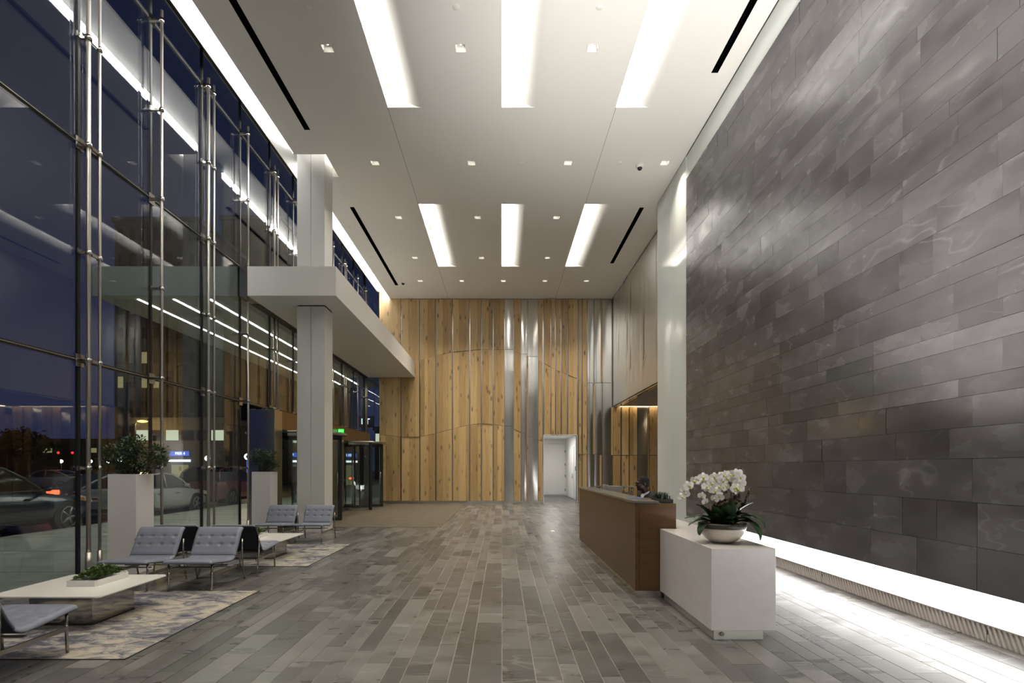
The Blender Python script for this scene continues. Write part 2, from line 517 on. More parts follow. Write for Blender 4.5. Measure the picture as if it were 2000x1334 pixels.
# ================================================================== CEILING
# the big ceiling plane with openings for scoops, downlights, slots: built as a slab of strips
holes = []          # (x0,x1,y0,y1)
COVES = []
for cx in (-2.23, 0.0, 2.23):
    COVES.append((cx, cx + 0.67, 14.80, 19.40))
    COVES.append((cx, cx + 0.67, 6.20, 10.83))
    COVES.append((cx, cx + 0.67, -2.40, 2.23))
DOWN = [(-2.93, 9.30), (-0.69, 9.30), (1.53, 9.30), (-2.93, 12.80), (-0.70, 12.80), (1.53, 12.80), (3.77, 12.80),
        (-2.91, 15.60), (-0.68, 15.60), (1.54, 15.60), (-2.91, 18.60), (-0.68, 18.60), (1.54, 18.60),
        (-3.08, 20.90), (-1.51, 20.90), (0.06, 20.90), (1.63, 20.90), (3.20, 20.90),
        (-2.93, 5.2), (-0.69, 5.2), (1.53, 5.2), (-2.93, 3.6), (-0.69, 3.6), (1.53, 3.6)]
SLOTS = [(-4.12, -4.00, 14.97, 21.40), (-4.12, -4.00, 5.2, 11.55), (3.74, 3.86, 15.0, 19.1), (3.74, 3.86, 4.2, 9.88)]
DS = 0.085
for c in COVES: holes.append(c)
for (dx, dy) in DOWN: holes.append((dx - DS, dx + DS, dy - DS, dy + DS))
for s_ in SLOTS: holes.append(s_)
holes.append((XSLOT, -3.96, 12.45, 13.42))      # around the column head
def plane_with_holes(mb, x0, x1, y0, y1, z, hs, down=True):
    xs = sorted({x0, x1} | {v for h in hs for v in (h[0], h[1]) if x0 < v < x1})
    for i in range(len(xs) - 1):
        xa, xb = xs[i], xs[i + 1]
        xm = (xa + xb) / 2
        cuts = sorted([(h[2], h[3]) for h in hs if h[0] < xm < h[1]])
        y = y0
        for (a, b) in cuts + [(y1, y1)]:
            if a > y + 1e-6:
                mb.quad((xa, y, z), (xa, a, z), (xb, a, z), (xb, y, z))
            y = max(y, b)
mbc = MB()
SOL = (XR, XS)
plane_with_holes(mbc, XSLOT, XR, YF, YB + 0.1, ZC, holes)
mbc.quad((XR, 14.8, ZC), (XR, YB + 0.1, ZC), (XS, YB + 0.1, ZC), (XS, 14.8, ZC))
# edge of the ceiling: upstand, sloping white panel, then a pocket up to the roof
XP, ZP = -5.23, 8.87
for (ya, yb) in ((YF, 12.45), (13.42, YB + 0.1)):
    mbc.quad((XSLOT, ya, ZC), (XSLOT, yb, ZC), (XSLOT, yb, 8.72), (XSLOT, ya, 8.72))
    mbc.quad((XSLOT, ya, 8.72), (XSLOT, yb, 8.72), (XP, yb, ZP), (XP, ya, ZP))
    for yy in (ya, yb):
        mbc.quad((XSLOT, yy, 8.72), (XP, yy, ZP), (XP, yy, ZSLOT), (XSLOT, yy, ZSLOT))
mbc.quad((-4.745, 12.45, 8.738), (-4.745, 13.42, 8.738), (XP, 13.42, ZP), (XP, 12.45, ZP))
# box above the column head
mbc.quad((-3.96, 12.45, ZC), (-3.96, 13.42, ZC), (-3.96, 13.42, ZSLOT), (-3.96, 12.45, ZSLOT))
mbc.quad((XSLOT, 12.45, ZC), (-3.96, 12.45, ZC), (-3.96, 12.45, ZSLOT), (XSLOT, 12.45, ZSLOT))
mbc.quad((XSLOT, 13.42, ZC), (-3.96, 13.42, ZC), (-3.96, 13.42, ZSLOT), (XSLOT, 13.42, ZSLOT))
mbc.quad((XSLOT, 12.45, ZSLOT), (-3.96, 12.45, ZSLOT), (-3.96, 13.42, ZSLOT), (XSLOT, 13.42, ZSLOT))
# roof slab over everything so no sky leaks in
mbc.box(XG - 0.1, 9.3, YF - 0.1, YB + 0.3, ZSLOT + 0.05, ZSLOT + 0.25)
ceiling = mbc.build('ceiling', M['ceil'])
MB().box(XG - 0.02, XP, YF, YB + 0.1, ZSLOT - 0.02, ZSLOT + 0.05).build('pocket_lid', M['black'], ceiling)
for (ya, yb) in ((YF, YB + 0.1),):
    MB().box(XP, XP + 0.02, ya, yb, ZP, ZSLOT - 0.02).build('pocket_side', M['black'], ceiling)
tag(ceiling, 'white painted ceiling with long light scoops and square downlights', 'ceiling', kind='structure')
# scoops
for (x0, x1, y0, y1) in COVES:
    H = 0.42
    mb = MB()
    n = 14
    prof = []
    for i in range(n + 1):
        t = i / n
        # deep at the left, easing tangent into the ceiling at the right
        z = H * (1 - t) ** 1.7 if t < 1 else 0
        prof.append((x0 + (x1 - x0) * t, ZC + z))
    def sc(u, v, prof=prof, y0=y0, y1=y1):
        k = min(int(round(u * n)), n)
        return (prof[k][0], y0 + (y1 - y0) * v, prof[k][1])
    mb.grid(sc, n, 1)
    for yy in (y0, y1):
        mb.add([(x0, yy, ZC)] + [(p[0], yy, p[1]) for p in prof], [list(range(n + 2))])
    mb.quad((x0, y0, ZC), (x0, y1, ZC), (x0, y1, ZC + H), (x0, y0, ZC + H))
    sc_o = mb.build('light_scoop', M['ceil'], ceiling)
    st = MB().box(x0 + 0.004, x0 + 0.03, y0 + 0.03, y1 - 0.03, ZC + 0.05, ZC + 0.16).build('light_strip', M['cove'], sc_o)
for (x0, x1, y0, y1) in SLOTS:
    mb = MB()
    h = 0.12
    mb.quad((x0, y0, ZC), (x0, y1, ZC), (x0, y1, ZC + h), (x0, y0, ZC + h))
    mb.quad((x1, y0, ZC), (x1, y1, ZC), (x1, y1, ZC + h), (x1, y0, ZC + h))
    mb.quad((x0, y0, ZC), (x1, y0, ZC), (x1, y0, ZC + h), (x0, y0, ZC + h))
    mb.quad((x0, y1, ZC), (x1, y1, ZC), (x1, y1, ZC + h), (x0, y1, ZC + h))
    mb.quad((x0, y0, ZC + h), (x1, y0, ZC + h), (x1, y1, ZC + h), (x0, y1, ZC + h))
    s_o = mb.build('air_slot', M['void'], ceiling)
    MB().box((x0 + x1) / 2 - 0.006, (x0 + x1) / 2 + 0.006, y0 + 0.01, y1 - 0.01, ZC + 0.03, ZC + 0.06).build('vane', M['void'], s_o)
# ceiling seams
for sx in (-2.235, 2.235):
    for (ya, yb) in ((10.84, 14.79), (19.41, YB)):
        MB().box(sx - 0.004, sx + 0.004, ya, yb, ZC - 0.0012, ZC + 0.01).build('seam', M['slatejoint'], ceiling)
# light line in the upstand, facing the glass
for (ya, yb) in ((YF + 0.2, 12.43), (13.44, YB - 0.05)):
    MB().box(XSLOT - 0.012, XSLOT - 0.002, ya, yb, 8.565, 8.70).build('slot_strip', M['slotlight'], ceiling)
# light around the column head
MB().box(-3.99, -3.965, 12.50, 13.38, ZC + 0.28, ZC + 0.33).build('column_strip', M['collight'], ceiling)
MB().box(-4.66, -4.02, 12.455, 12.475, ZC + 0.28, ZC + 0.33).build('column_strip', M['collight'], ceiling)

# downlights: every one a lamp of its own
DN = ['near the dark air slot by the glass', 'between the light scoops', 'left of the scoop by the stone wall']
def make_down():
    t = thing('recessed_downlight', (0, 0, ZC), 'x', 'downlight', 'square recessed downlights in the ceiling')
    h = 0.10
    mb = MB()
    a = DS
    for (p, q) in (((-a, -a), (a, -a)), ((a, -a), (a, a)), ((a, a), (-a, a)), ((-a, a), (-a, -a))):
        mb.quad((p[0], p[1], 0), (q[0], q[1], 0), (q[0] * 0.8, q[1] * 0.8, h), (p[0] * 0.8, p[1] * 0.8, h))
    mb.quad((-a * .8, -a * .8, h), (a * .8, -a * .8, h), (a * .8, a * .8, h), (-a * .8, a * .8, h))
    hs = mb.build('housing', M['white'], t)
    fr = MB()
    b2 = a + 0.012
    for (x0, x1, y0, y1) in ((-b2, b2, -b2, -a), (-b2, b2, a, b2), (-b2, -a, -a, a), (a, b2, -a, a)):
        fr.box(x0, x1, y0, y1, -0.004, 0.0)
    fr.build('trim', M['white'], t)
    lm = MB(); lm.lathe([(0.001, h - 0.028), (0.040, h - 0.028), (0.048, h - 0.004), (0.001, h - 0.004)], (0, -0.01, 0), 16)
    lp = lm.build('lamp', M['black'], t)
    l2 = MB(); l2.lathe([(0.001, h - 0.032), (0.026, h - 0.032), (0.026, h - 0.028)], (0, -0.01, 0), 16)
    l2.build('lens', M['lens'], lp)
    return t
base_dn = make_down()
for i, (dx, dy) in enumerate(DOWN):
    row = {9.30: 'in the row of three crossing the nearer light scoops', 12.80: 'in the row of four between the scoop sets',
           15.60: 'in the row by the scoops, next to the row of four', 18.60: 'in the row by the scoops, next to the row of five',
           20.90: 'in the row of five just before the wood wall', 5.2: 'in a row out over the entrance end', 3.6: 'in the second row over the entrance end'}[dy]
    lab = 'small square ceiling downlight ' + row
    t = base_dn if i == 0 else copy_tree(base_dn, (dx, dy, ZC))
    t.location = (dx, dy, ZC); t['label'] = lab; t['group'] = 'downlights ' + row
    arealight('downlight_beam', t, (0, -0.01, 0.062), (0, 0, 0), 0.05, 0.05, E_DOWN * (2.6 if dy == 20.90 else 1.0), (1.0, 0.90, 0.76), R(100), 'DISK')

# sprinkler covers and cameras
for (sx, sy) in ((-2.97, 8.47), (-0.70, 8.47), (1.5, 8.47), (-1.9, 12.8), (0.48, 12.8), (2.73, 12.8), (-4.3, 9.4), (-4.42, 16.2), (-4.4, 18.6), (-0.76, 17.0), (0.95, 17.0)):
    o = MB().lathe([(0.001, -0.010), (0.052, -0.010), (0.058, -0.004), (0.058, 0.0)], (0, 0, 0), 18).build('sprinkler_cover', M['ceil'], None, (sx, sy, ZC))
    tag(o, 'small round white sprinkler cover plate flush on the ceiling', 'sprinkler', 'sprinkler cover plates')
for (sx, sy, lab) in ((3.22, 12.9, 'dark glass dome camera on the ceiling near the stone wall'), (-3.75, 21.0, 'small dark dome camera on the ceiling beside the end of the air slot')):
    t = thing('dome_camera', (sx, sy, ZC), lab, 'camera')
    MB().lathe([(0.085, 0), (0.09, -0.01), (0.085, -0.05), (0.06, -0.06), (0.001, -0.06)], (0, 0, 0), 20).build('mount', M['ceil'], t)
    MB().ball((0, 0, -0.065), 0.058, 14, 10).build('dome', M['black'], t)

# ================================================================== RIGHT WALL (white glass, stone, luminous band)
wr_ = MB()
tr1 = MB().box(XR + 0.008, XR + 0.03, YF, 12.50, 8.02, ZC).build('trim_1', M['backglass'])
tag(tr1, 'white glass strip above the slate wall', 'trim', kind='structure')
wr_.box(XR, XR + 0.03, 12.50, 14.8, 0.0, ZC)                        # glass beside the stone
wr_.box(XR + 0.03, XS, 14.78, 14.80, 0.0, ZC)
wall_right = wr_.build('wall_right', M['backglass'])
tag(wall_right, 'glossy white glass wall framing the slate stone wall', 'wall', kind='structure')
for yy in (13.65,):
    MB().box(XR - 0.001, XR + 0.003, yy - 0.003, yy + 0.003, 0.0, 8.5).build('panel_joint', M['white'], wall_right)
MB().box(XR - 0.004, XR + 0.004, 12.5, 14.8, ZC - 0.010, ZC).build('shadow_gap', M['black'], wall_right)
MB().box(XR - 0.004, XR + 0.006, YF, 12.5, ZC - 0.010, ZC).build('shadow_gap', M['black'], tr1)
ZB0, ZB1 = 0.155, 0.41
stone = MB().box(XR + 0.012, XR + 0.25, YF, 12.50, ZB1, 8.02).build('wall_stone', M['slatejoint'])
tag(stone, 'dark grey slate wall of long split faced stone planks', 'wall', kind='structure')
rs_ = random.Random(11)
st = []
z = ZB1
while z < 8.02 - 0.02:
    h = rs_.choice([0.165, 0.28, 0.28, 0.39])
    z1 = min(z + h, 8.02)
    if 8.02 - z1 < 0.12: z1 = 8.02
    y = 12.50
    while y > YF:
        l = rs_.choice([0.45, 0.7, 0.9, 1.1, 1.35])
        y0 = max(y - l, YF)
        st.append((y0 + 0.0015, y - 0.0015, z + 0.0015, z1 - 0.0015))
        y = y0
    z = z1
def st_px(s):
    y0, y1, z0, z1 = s
    ym = (y0 + y1) / 2
    if ym < 4.1: return 0
    px, py = proj(XR, ym, (z0 + z1) / 2)
    if py < -30: return 0
    return (y1 - y0) * 1080 * XR / ym ** 2 * (z1 - z0) * 1080 / ym
st.sort(key=lambda s: -st_px(s))
rest = MB()
for i, s_ in enumerate(st):
    pr = rs_.uniform(0, 0.004)
    if i < 300:
        piece('stone_plank', M['slatewall'], stone, XR - pr, XR + 0.03, *s_, rot=(0, rs_.uniform(-.004, .004), rs_.uniform(-.0025, .0025)))
    else:
        rest.box(XR - pr, XR + 0.03, *s_)
o = rest.build('stone_planks', M['slatewall'], stone); o['kind'] = 'stuff'
MB().box(XR + 0.008, XR + 0.10, 10.25, 12.50, 0.0, ZB1).build('trim_2', M['backglass'])['kind'] = 'structure'
band = MB().box(XR + 0.02, XR + 0.10, YF, 10.25, ZB0, ZB1 - 0.004).build('light_band', M['band'])
tag(band, 'long glowing white light band under the slate wall', 'light band')
MB().box(XR - 0.012, XR + 0.03, YF, 10.25, ZB0 - 0.012, ZB0).build('lip', M['kick'], band)
kick = MB().box(XR + 0.008, XR + 0.10, YF, 10.25, 0.0, ZB0 - 0.012).build('baseboard_right', M['kick'])
tag(kick, 'low pale metal kick grille of slanted slats', 'baseboard', kind='structure')
kr = MB()
k = 0
y = 4.2
zz = ZB0 - 0.014
def slat(mb, y):
    mb.prism([(y, 0.002), (y + 0.026, 0.002), (y + 0.026 + 0.06, zz), (y + 0.06, zz)], 0, XR - 0.004, XR + 0.008)
sm = None
while y < 10.1:
    if y < 7.4:
        if sm is None:
            mb = MB(); slat(mb, 0.0); sm = mb.mesh('slat', M['pale'])
        link('slat', sm, kick, (0, y, 0))
    else:
        slat(kr, y)
    y += 0.052
o = kr.build('slats', M['pale'], kick); o['kind'] = 'stuff'
for yy in (4.75, 7.2, 9.7):
    MB().box(XR - 0.006, XR + 0.008, yy - 0.002, yy + 0.002, 0.0, ZB0 - 0.012).build('joint', M['slatejoint'], kick)

# steel part of the right wall above the lift lobby
wsteel = MB().box(XS + 0.05, XS + 0.20, 14.8, YB + 0.1, 4.03, ZC).build('wall_lobby', M['steelback'])
tag(wsteel, 'stainless steel clad wall above the lift lobby opening', 'wall', kind='structure')
rw = random.Random(5)
def warped(mb, x0, x1, z0, z1, y, amp, seed, axis='y'):
    nx, nz = 5, max(6, int((z1 - z0) * 7))
    def fn(u, v):
        X = x0 + (x1 - x0) * u; Z = z0 + (z1 - z0) * v
        d = amp * noise.noise(Vector((X * 0.9 + seed * 7.3, seed, Z * 0.7))) + amp * 0.5 * math.sin(PI * u)
        return (X, y - d, Z) if axis == 'y' else (y - d, X, Z)
    mb.grid(fn, nx, nz)
y = 14.82; i = 0
while y < YB - 0.1:
    w = rw.choice([0.55, 0.75, 0.9])
    y1 = min(y + w, YB)
    for (z0, z1) in ((4.05, 5.05), (5.06, ZC - 0.01)):
        mb = MB(); warped(mb, y + 0.006, y1 - 0.006, z0, z1, XS + 0.02, 0.014, rw.random() * 30, 'x')
        mb.box(XS + 0.035, XS + 0.05, y + 0.006, y1 - 0.006, z0, z1)
        mb.build('steel_panel', M['steellobby'], wsteel)
    y = y1; i += 1
# lift lobby box
lob = MB()
lob.box(XS + 0.2, 9.2, 14.8, YB - 0.28, 4.03, 4.2)                # its ceiling
lob.box(XS + 0.2, 9.2, YB - 0.28, YB + 0.1, 4.3, 4.4)
lob.box(XS + 0.2, 9.2, YB - 0.30, YB - 0.28, 4.2, 4.3)
lob.box(XR + 0.03, 9.2, 14.6, 14.78, 0.0, 4.2)                   # near wall
lobby = lob.build('ceiling_lobby', P('lobby_soffit', (0.33, 0.31, 0.30), 0.5))
tag(lobby, 'grey soffit of the lift lobby', 'ceiling', kind='structure')
MB().box(XS + 0.05, XS + 0.22, 14.8, YB, 4.0, 4.05).build('soffit_edge', M['steel'], lobby)
MB().box(XS + 0.25, 9.0, YB - 0.27, YB - 0.24, 4.10, 4.16).build('cove_strip', M['alclight'], lobby)

# ================================================================== BACK WALL (knotty oak and steel)
CX0, CS, CY0 = 965.1, 132.7, 1058.8
wx = lambda c: (c - CX0) / CS
wz = lambda c: 1.5 + (CY0 - c) / CS
DX0, DX1, DZ = 1.76, 3.13, 2.85        # doorway
bw = MB()
bw.box(-5.13, DX0, YB + 0.06, YB + 0.26, 0, 8.75)
bw.box(DX0, DX1, YB + 0.06, YB + 0.26, DZ, 8.75)
bw.box(DX1, 9.2, YB + 0.06, YB + 0.26, 0, 8.75)
bw.box(-5.13, XSLOT, YB + 0.06, YB + 0.26, 8.75, ZSLOT + 0.02)
wall_back = bw.build('wall_back', M['steelback'])
tag(wall_back, 'back wall of knotty oak panels split by stainless strips', 'wall', kind='structure')
c1 = [(286, 500), (480, 472), (600, 440), (695, 420), (850, 405), (982, 405), (1072, 425), (1165, 460), (1240, 505), (1330, 545), (1437, 590), (1577, 590)]
c2 = [(286, 875), (407, 890), (515, 890), (600, 870), (690, 845), (787, 822), (850, 815), (917, 820), (982, 830), (1030, 845), (1072, 865), (1165, 905), (1195, 915), (1385, 985), (1440, 985), (1577, 990)]
def cv(c, x):
    for (a, b), (a2, b2) in zip(c, c[1:]):
        if a <= x <= a2:
            return b + (b2 - b) * (x - a) / (a2 - a)
    return c[0][1] if x < c[0][0] else c[-1][1]
rb = random.Random(21)
def oak_panel(x0, x1, zb0, zb1, zt0, zt1, off):
    """one panel made of planks; bottom and top edges may slope"""
    mb = MB()
    n = max(1, int(round((x1 - x0) / 0.14)))
    cuts = [0.0]
    for i in range(1, n): cuts.append((i + rb.uniform(-0.22, 0.22)) / n)
    cuts.append(1.0)
    tilt = rb.uniform(-0.022, 0.022)
    for a, b in zip(cuts, cuts[1:]):
        xa, xb = x0 + (x1 - x0) * a, x0 + (x1 - x0) * b
        ya, yb = YB - off + tilt * (a - 0.5), YB - off + tilt * (b - 0.5)
        g = 0.001
        d = rb.uniform(0, 0.002)
        za, zb = zb0 + (zb1 - zb0) * a, zb0 + (zb1 - zb0) * b
        ta, tb = zt0 + (zt1 - zt0) * a, zt0 + (zt1 - zt0) * b
        v = [(xa + g, ya - d, za), (xb - g, yb - d, zb), (xb - g, yb + 0.03, zb), (xa + g, ya + 0.03, za),
             (xa + g, ya - d, ta), (xb - g, yb - d, tb), (xb - g, yb + 0.03, tb), (xa + g, ya + 0.03, ta)]
        mb.add(v, [(0, 3, 2, 1), (4, 5, 6, 7), (0, 1, 5, 4), (1, 2, 6, 5), (2, 3, 7, 6), (3, 0, 4, 7)])
    return mb.build('oak_panel', M['wood'], wall_back)
cols = [(287, 404), (410, 508), (515, 597), (605, 689), (696, 784), (791, 849), (856, 914), (921, 979), (1032, 1070), (1168, 1190),
        (1200, 1235), (1240, 1259), (1265, 1290), (1298, 1326), (1333, 1381), (1391, 1405), (1413, 1436)]
g = 0.006
for (a, b) in cols:
    top = wz(127) if a > 290 else ZSLOT - 0.6
    ztop0 = ztop1 = top
    if a == 287: pass
    in_door = a >= 1199 and b <= 1382
    zfl = DZ + 0.01 if in_door else 0.11
    za0, za1 = wz(cv(c1, a)), wz(cv(c1, b))
    zb0, zb1 = wz(cv(c2, a)), wz(cv(c2, b))
    oak_panel(wx(a), wx(b), za0 + g, za1 + g, ztop0, ztop1, rb.uniform(0.0, 0.045))
    if in_door:
        oak_panel(wx(a), wx(b), zfl, zfl, za0 - g, za1 - g, rb.uniform(0.0, 0.045))
    else:
        oak_panel(wx(a), wx(b), zb0 + g, zb1 + g, za0 - g, za1 - g, rb.uniform(0.0, 0.045))
        oak_panel(wx(a), wx(b), zfl, zfl, zb0 - g, zb1 - g, rb.uniform(0.0, 0.045))
# thin wood strips set in the steel
for (a, b, ca, cb) in ((1105, 1111, 440, 1240), (1516, 1523, 130, 588), (1472, 1478, 592, 985), (1509, 1517, 990, 1240), (1573, 1579, 725, 990)):
    MB().box(wx(a), wx(b), YB - 0.05, YB + 0.03, wz(cb), wz(ca)).build('oak_strip', M['wood'], wall_back)
# steel panels
def steel_panel(a, b, ctop, cbot):
    mb = MB()
    warped(mb, wx(a), wx(b), wz(cbot), wz(ctop), YB + 0.0, 0.016, rb.random() * 40)
    mb.box(wx(a), wx(b), YB + 0.03, YB + 0.05, wz(cbot), wz(ctop))
    return mb.build('steel_panel', M['steel'], wall_back)
for (a, b, sp) in ((983, 1029, (127, 405, 830, 1243)), (1074, 1104, (127, 430, 870, 1243)), (1112, 1164, (127, 445, 890, 1243)),
                   (1441, 1471, (127, 590, 985, 1243)), (1479, 1515, (127, 590, 985, 1243)), (1524, 1572, (127, 590, 985, 1243))):
    for t0, t1 in zip(sp, sp[1:]):
        steel_panel(a, b, t0 + 1, t1 - 1)
# lift lobby end of the back wall
x = 1580
for (a, b, k) in ((1581, 1622, 'w'), (1630, 1668, 'w'), (1674, 1715, 'w'), (1718, 1772, 's'), (1774, 1780, 't'), (1783, 1826, 'w'), (1832, 1880, 's'),
                  (1884, 1930, 'w'), (1936, 1985, 'w'), (1990, 2040, 's'), (2044, 2090, 'w'), (2096, 2150, 'w')):
    if k == 's':
        steel_panel(a, b, 724, 990); steel_panel(a, b, 993, 1240)
    elif k == 't':
        MB().box(wx(a), wx(b), YB - 0.05, YB + 0.03, wz(1240), wz(760)).build('oak_strip', M['wood'], wall_back)
    else:
        for (t0, t1) in ((722, 990), (993, 1240)):
            oak_panel(wx(a), wx(b), wz(t1), wz(t1), wz(t0), wz(t0), rb.uniform(0, 0.04))
MB().box(-5.13, DX0, YB + 0.02, YB + 0.06, 0.0, 0.105).build('baseboard_back', M['steel'])['kind'] = 'structure'
MB().box(DX1 + 0.02, 9.0, YB + 0.02, YB + 0.06, 0.0, 0.105).build('baseboard_lobby', M['steel'])['kind'] = 'structure'
# far side of the lift lobby: lit wood wall
lw_ = MB().box(9.1, 9.2, 14.8, YB + 0.1, 0, 4.1).build('wall_lift', M['steelback'])
tag(lw_, 'lit oak and steel wall at the far side of the lift lobby', 'wall', kind='structure')
y = 15.0
rl = random.Random(4)
while y < YB - 0.4:
    w = rl.choice([0.35, 0.5, 0.7])
    if rl.random() < 0.7:
        mb = MB()
        n = max(2, int(w / 0.15))
        for i in range(n):
            mb.box(9.04 - rl.uniform(0, .01), 9.1, y + w * i / n, y + w * (i + 1) / n - 0.002, 0.1, 3.7)
        mb.build('oak_panel', M['wood'], lw_)
    else:
        mb = MB(); mb.box(9.07, 9.1, y, y + w - 0.01, 0.1, 3.7); mb.build('steel_panel', M['steel'], lw_)
    y += w + 0.03
MB().box(8.82, 8.88, 15.0, YB - 0.5, 4.0, 4.02).build('cove_strip', M['alclight'], lw_)

# corridor behind the doorway
XC0, XC1, YC, ZK = 1.40, 3.44, 29.5, 3.0
co = MB()
co.box(XC0 - 0.1, XC0, YB + 0.26, YC, 0, ZK)
co.box(XC1, XC1 + 0.1, YB + 0.26, YC, 0, ZK)
co.box(XC0 - 0.1, XC1 + 0.1, YC, YC + 0.1, 0, ZK)
co.box(XC0 - 0.1, XC1 + 0.1, YB + 0.26, YC + 0.1, ZK, ZK + 0.1)
co.box(DX0 - 0.02, DX0, YB - 0.02, YB + 0.30, 0, DZ)
co.box(DX1, DX1 + 0.02, YB - 0.02, YB + 0.30, 0, DZ)
co.box(DX0 - 0.02, DX1 + 0.02, YB - 0.02, YB + 0.30, DZ, DZ + 0.02)
corr = co.build('wall_corridor', M['white'])
tag(corr, 'bright white service corridor behind the doorway', 'wall', kind='structure')
arealight('corridor_light', corr, (2.4, 26.2, ZK - 0.05), (0, 0, 0), 0.5, 3.0, E_CORR, (1.0, 0.98, 0.96))
d1 = MB().box(1.95, 3.36, YC - 0.04, YC - 0.002, 0.06, 2.75).build('door_1', M['white'])
tag(d1, 'plain white door at the end of the corridor', 'door', kind='structure')
for zz in (0.25, 1.0, 1.6, 2.3):
    MB().box(3.36, 3.39, YC - 0.06, YC - 0.035, zz, zz + 0.11).build('hinge', M['black'], d1)
d2 = MB().box(XC1 - 0.04, XC1 - 0.002, 26.2, 28.2, 0.02, 2.5).build('door_2', M['white'])
tag(d2, 'white door in the side wall of the corridor', 'door', kind='structure')
hd = MB(); hd.tube([(XC1 - 0.05, 26.5, 1.05), (XC1 - 0.11, 26.5, 1.05), (XC1 - 0.11, 26.72, 1.05)], 0.012)
hd.box(XC1 - 0.06, XC1 - 0.04, 26.44, 26.56, 0.95, 1.2)
hd.build('door_handle', M['chrome'], d2)
rdr = MB().box(XC1 - 0.03, XC1 - 0.001, 25.6, 25.72, 1.35, 1.55).build('card_reader', M['black'])
tag(rdr, 'small black card reader on the corridor wall', 'card reader')

# wall behind the viewer
wf = MB().box(XG, 4.3, YF - 0.1, YF, 0, ZSLOT).build('wall_front', M['white'])
tag(wf, 'white wall at the entrance end', 'wall', kind='structure')

# ================================================================== GLASS WALL
win = struct('window_1', (0, 0, 0), 'tall frameless glass curtain wall hung on stainless rods', 'window')
JY = [7.50 + 1.545 * k for k in range(-9, 11)]
JY = [j for j in JY if j > YF and j < YB] 
ys = [YF] + JY + [YB + 0.02]
HZ = [0.02, 2.96, 5.90, 8.84, ZSLOT]
PORT = (12.95, 22.2)                     # entrance portal along the glass
for j in range(len(ys) - 1):
    a, b = ys[j], ys[j + 1]
    for k in range(4):
        z0, z1 = HZ[k], HZ[k + 1]
        if k == 0 and b > PORT[0] + 0.6:
            continue
        MB().box(XG - 0.012, XG + 0.012, a + 0.008, b - 0.008, z0 + 0.008, z1 - 0.008).build('pane', M['glass'], win)
# joints
for idx, y in enumerate(JY):
    zb = 2.96 if y > PORT[0] + 0.6 else 0.0
    MB().box(XG - 0.02, XG + 0.02, y - 0.022, y + 0.022, zb, ZSLOT).build('joint', M['gasket'], win)
for z in HZ[1:4]:
    MB().box(XG - 0.022, XG + 0.022, YF, YB, z - 0.024, z + 0.024).build('transom', M['gasket'], win)
    MB().box(XG + 0.022, XG + 0.03, YF, YB, z - 0.006, z + 0.006).build('transom_line', M['chrome'], win)
MB().box(XG - 0.05, XG + 0.05, YF, PORT[0], -0.01, 0.03).build('sill', M['black'], win)
# rods: pairs and singles by turns
BR = [1.49 + 1.47 * k for k in range(6)]
for y in JY:
    k = int(round((y - 7.50) / 1.545))
    pair = (k % 2 == 0)
    z0 = 0.0 if y < PORT[0] else 2.9
    ztop = 9.0
    spans = [(z0, ztop)] if y < 12.0 else [(z0, 5.24), (5.90, ztop)]
    for (a, b) in spans:
        xr = XG + 0.17
        if pair:
            MB().tube([(XG + 0.10, y + 0.06, a), (XG + 0.10, y + 0.06, b)], 0.028, 12).build('rod', M['rod'], win)
            MB().tube([(XG + 0.10, y + 0.27, a), (XG + 0.10, y + 0.27, b)], 0.020, 12).build('rod', M['rod'], win)
        else:
            MB().tube([(xr, y + 0.03, a), (xr, y + 0.03, b)], 0.022, 12).build('rod', M['rod'], win)
        if a == 0.0:
            mb = MB()
            for (px_, py_, rr) in ([(XG + 0.10, y + 0.06, 0.040), (XG + 0.10, y + 0.27, 0.032)] if pair else [(xr, y + 0.03, 0.034)]):
                mb.tube([(px_, py_, 0.0), (px_, py_, 0.34)], rr, 12)
            mb.build('rod_shoe', M['rod'], win)
    for i, z in enumerate(BR):
        if z < z0 or (y > 12.0 and 5.2 < z < 5.92): continue
        mb = MB()
        major = (i % 2 == 1)
        if major:
            mb.box(XG + 0.012, XG + 0.030, y - 0.075, y + 0.075, z - 0.095, z + 0.075)
        else:
            mb.box(XG + 0.012, XG + 0.030, y - 0.035, y + 0.035, z - 0.035, z + 0.035)
        if pair:
            mb.box(XG + 0.02, XG + 0.10, y + 0.035, y + 0.085, z - 0.018, z + 0.018)
            mb.box(XG + 0.088, XG + 0.112, y + 0.02, y + 0.31, z - 0.022, z + 0.022)
            mb.tube([(XG + 0.10, y + 0.06, z - 0.03), (XG + 0.10, y + 0.06, z + 0.03)], 0.045, 12)
            mb.tube([(XG + 0.10, y + 0.27, z - 0.03), (XG + 0.10, y + 0.27, z + 0.03)], 0.036, 12)
        else:
            mb.box(XG + 0.02, XG + 0.19, y + 0.008, y + 0.052, z - 0.018, z + 0.018)
            mb.tube([(XG + 0.17, y + 0.03, z - 0.03), (XG + 0.17, y + 0.03, z + 0.03)], 0.038, 12)
        mb.build('bracket', M['chrome'], win)
# glass return at the far corner
win2 = MB().box(XG, -5.13, YB + 0.05, YB + 0.07, 0, ZSLOT).build('window_2', M['glass'])
tag(win2, 'narrow glass return at the corner by the oak wall', 'window', kind='structure')
MB().box(XG - 0.04, XG + 0.04, YB + 0.02, YB + 0.10, 0, ZSLOT).build('corner_post', M['gasket'], win2)

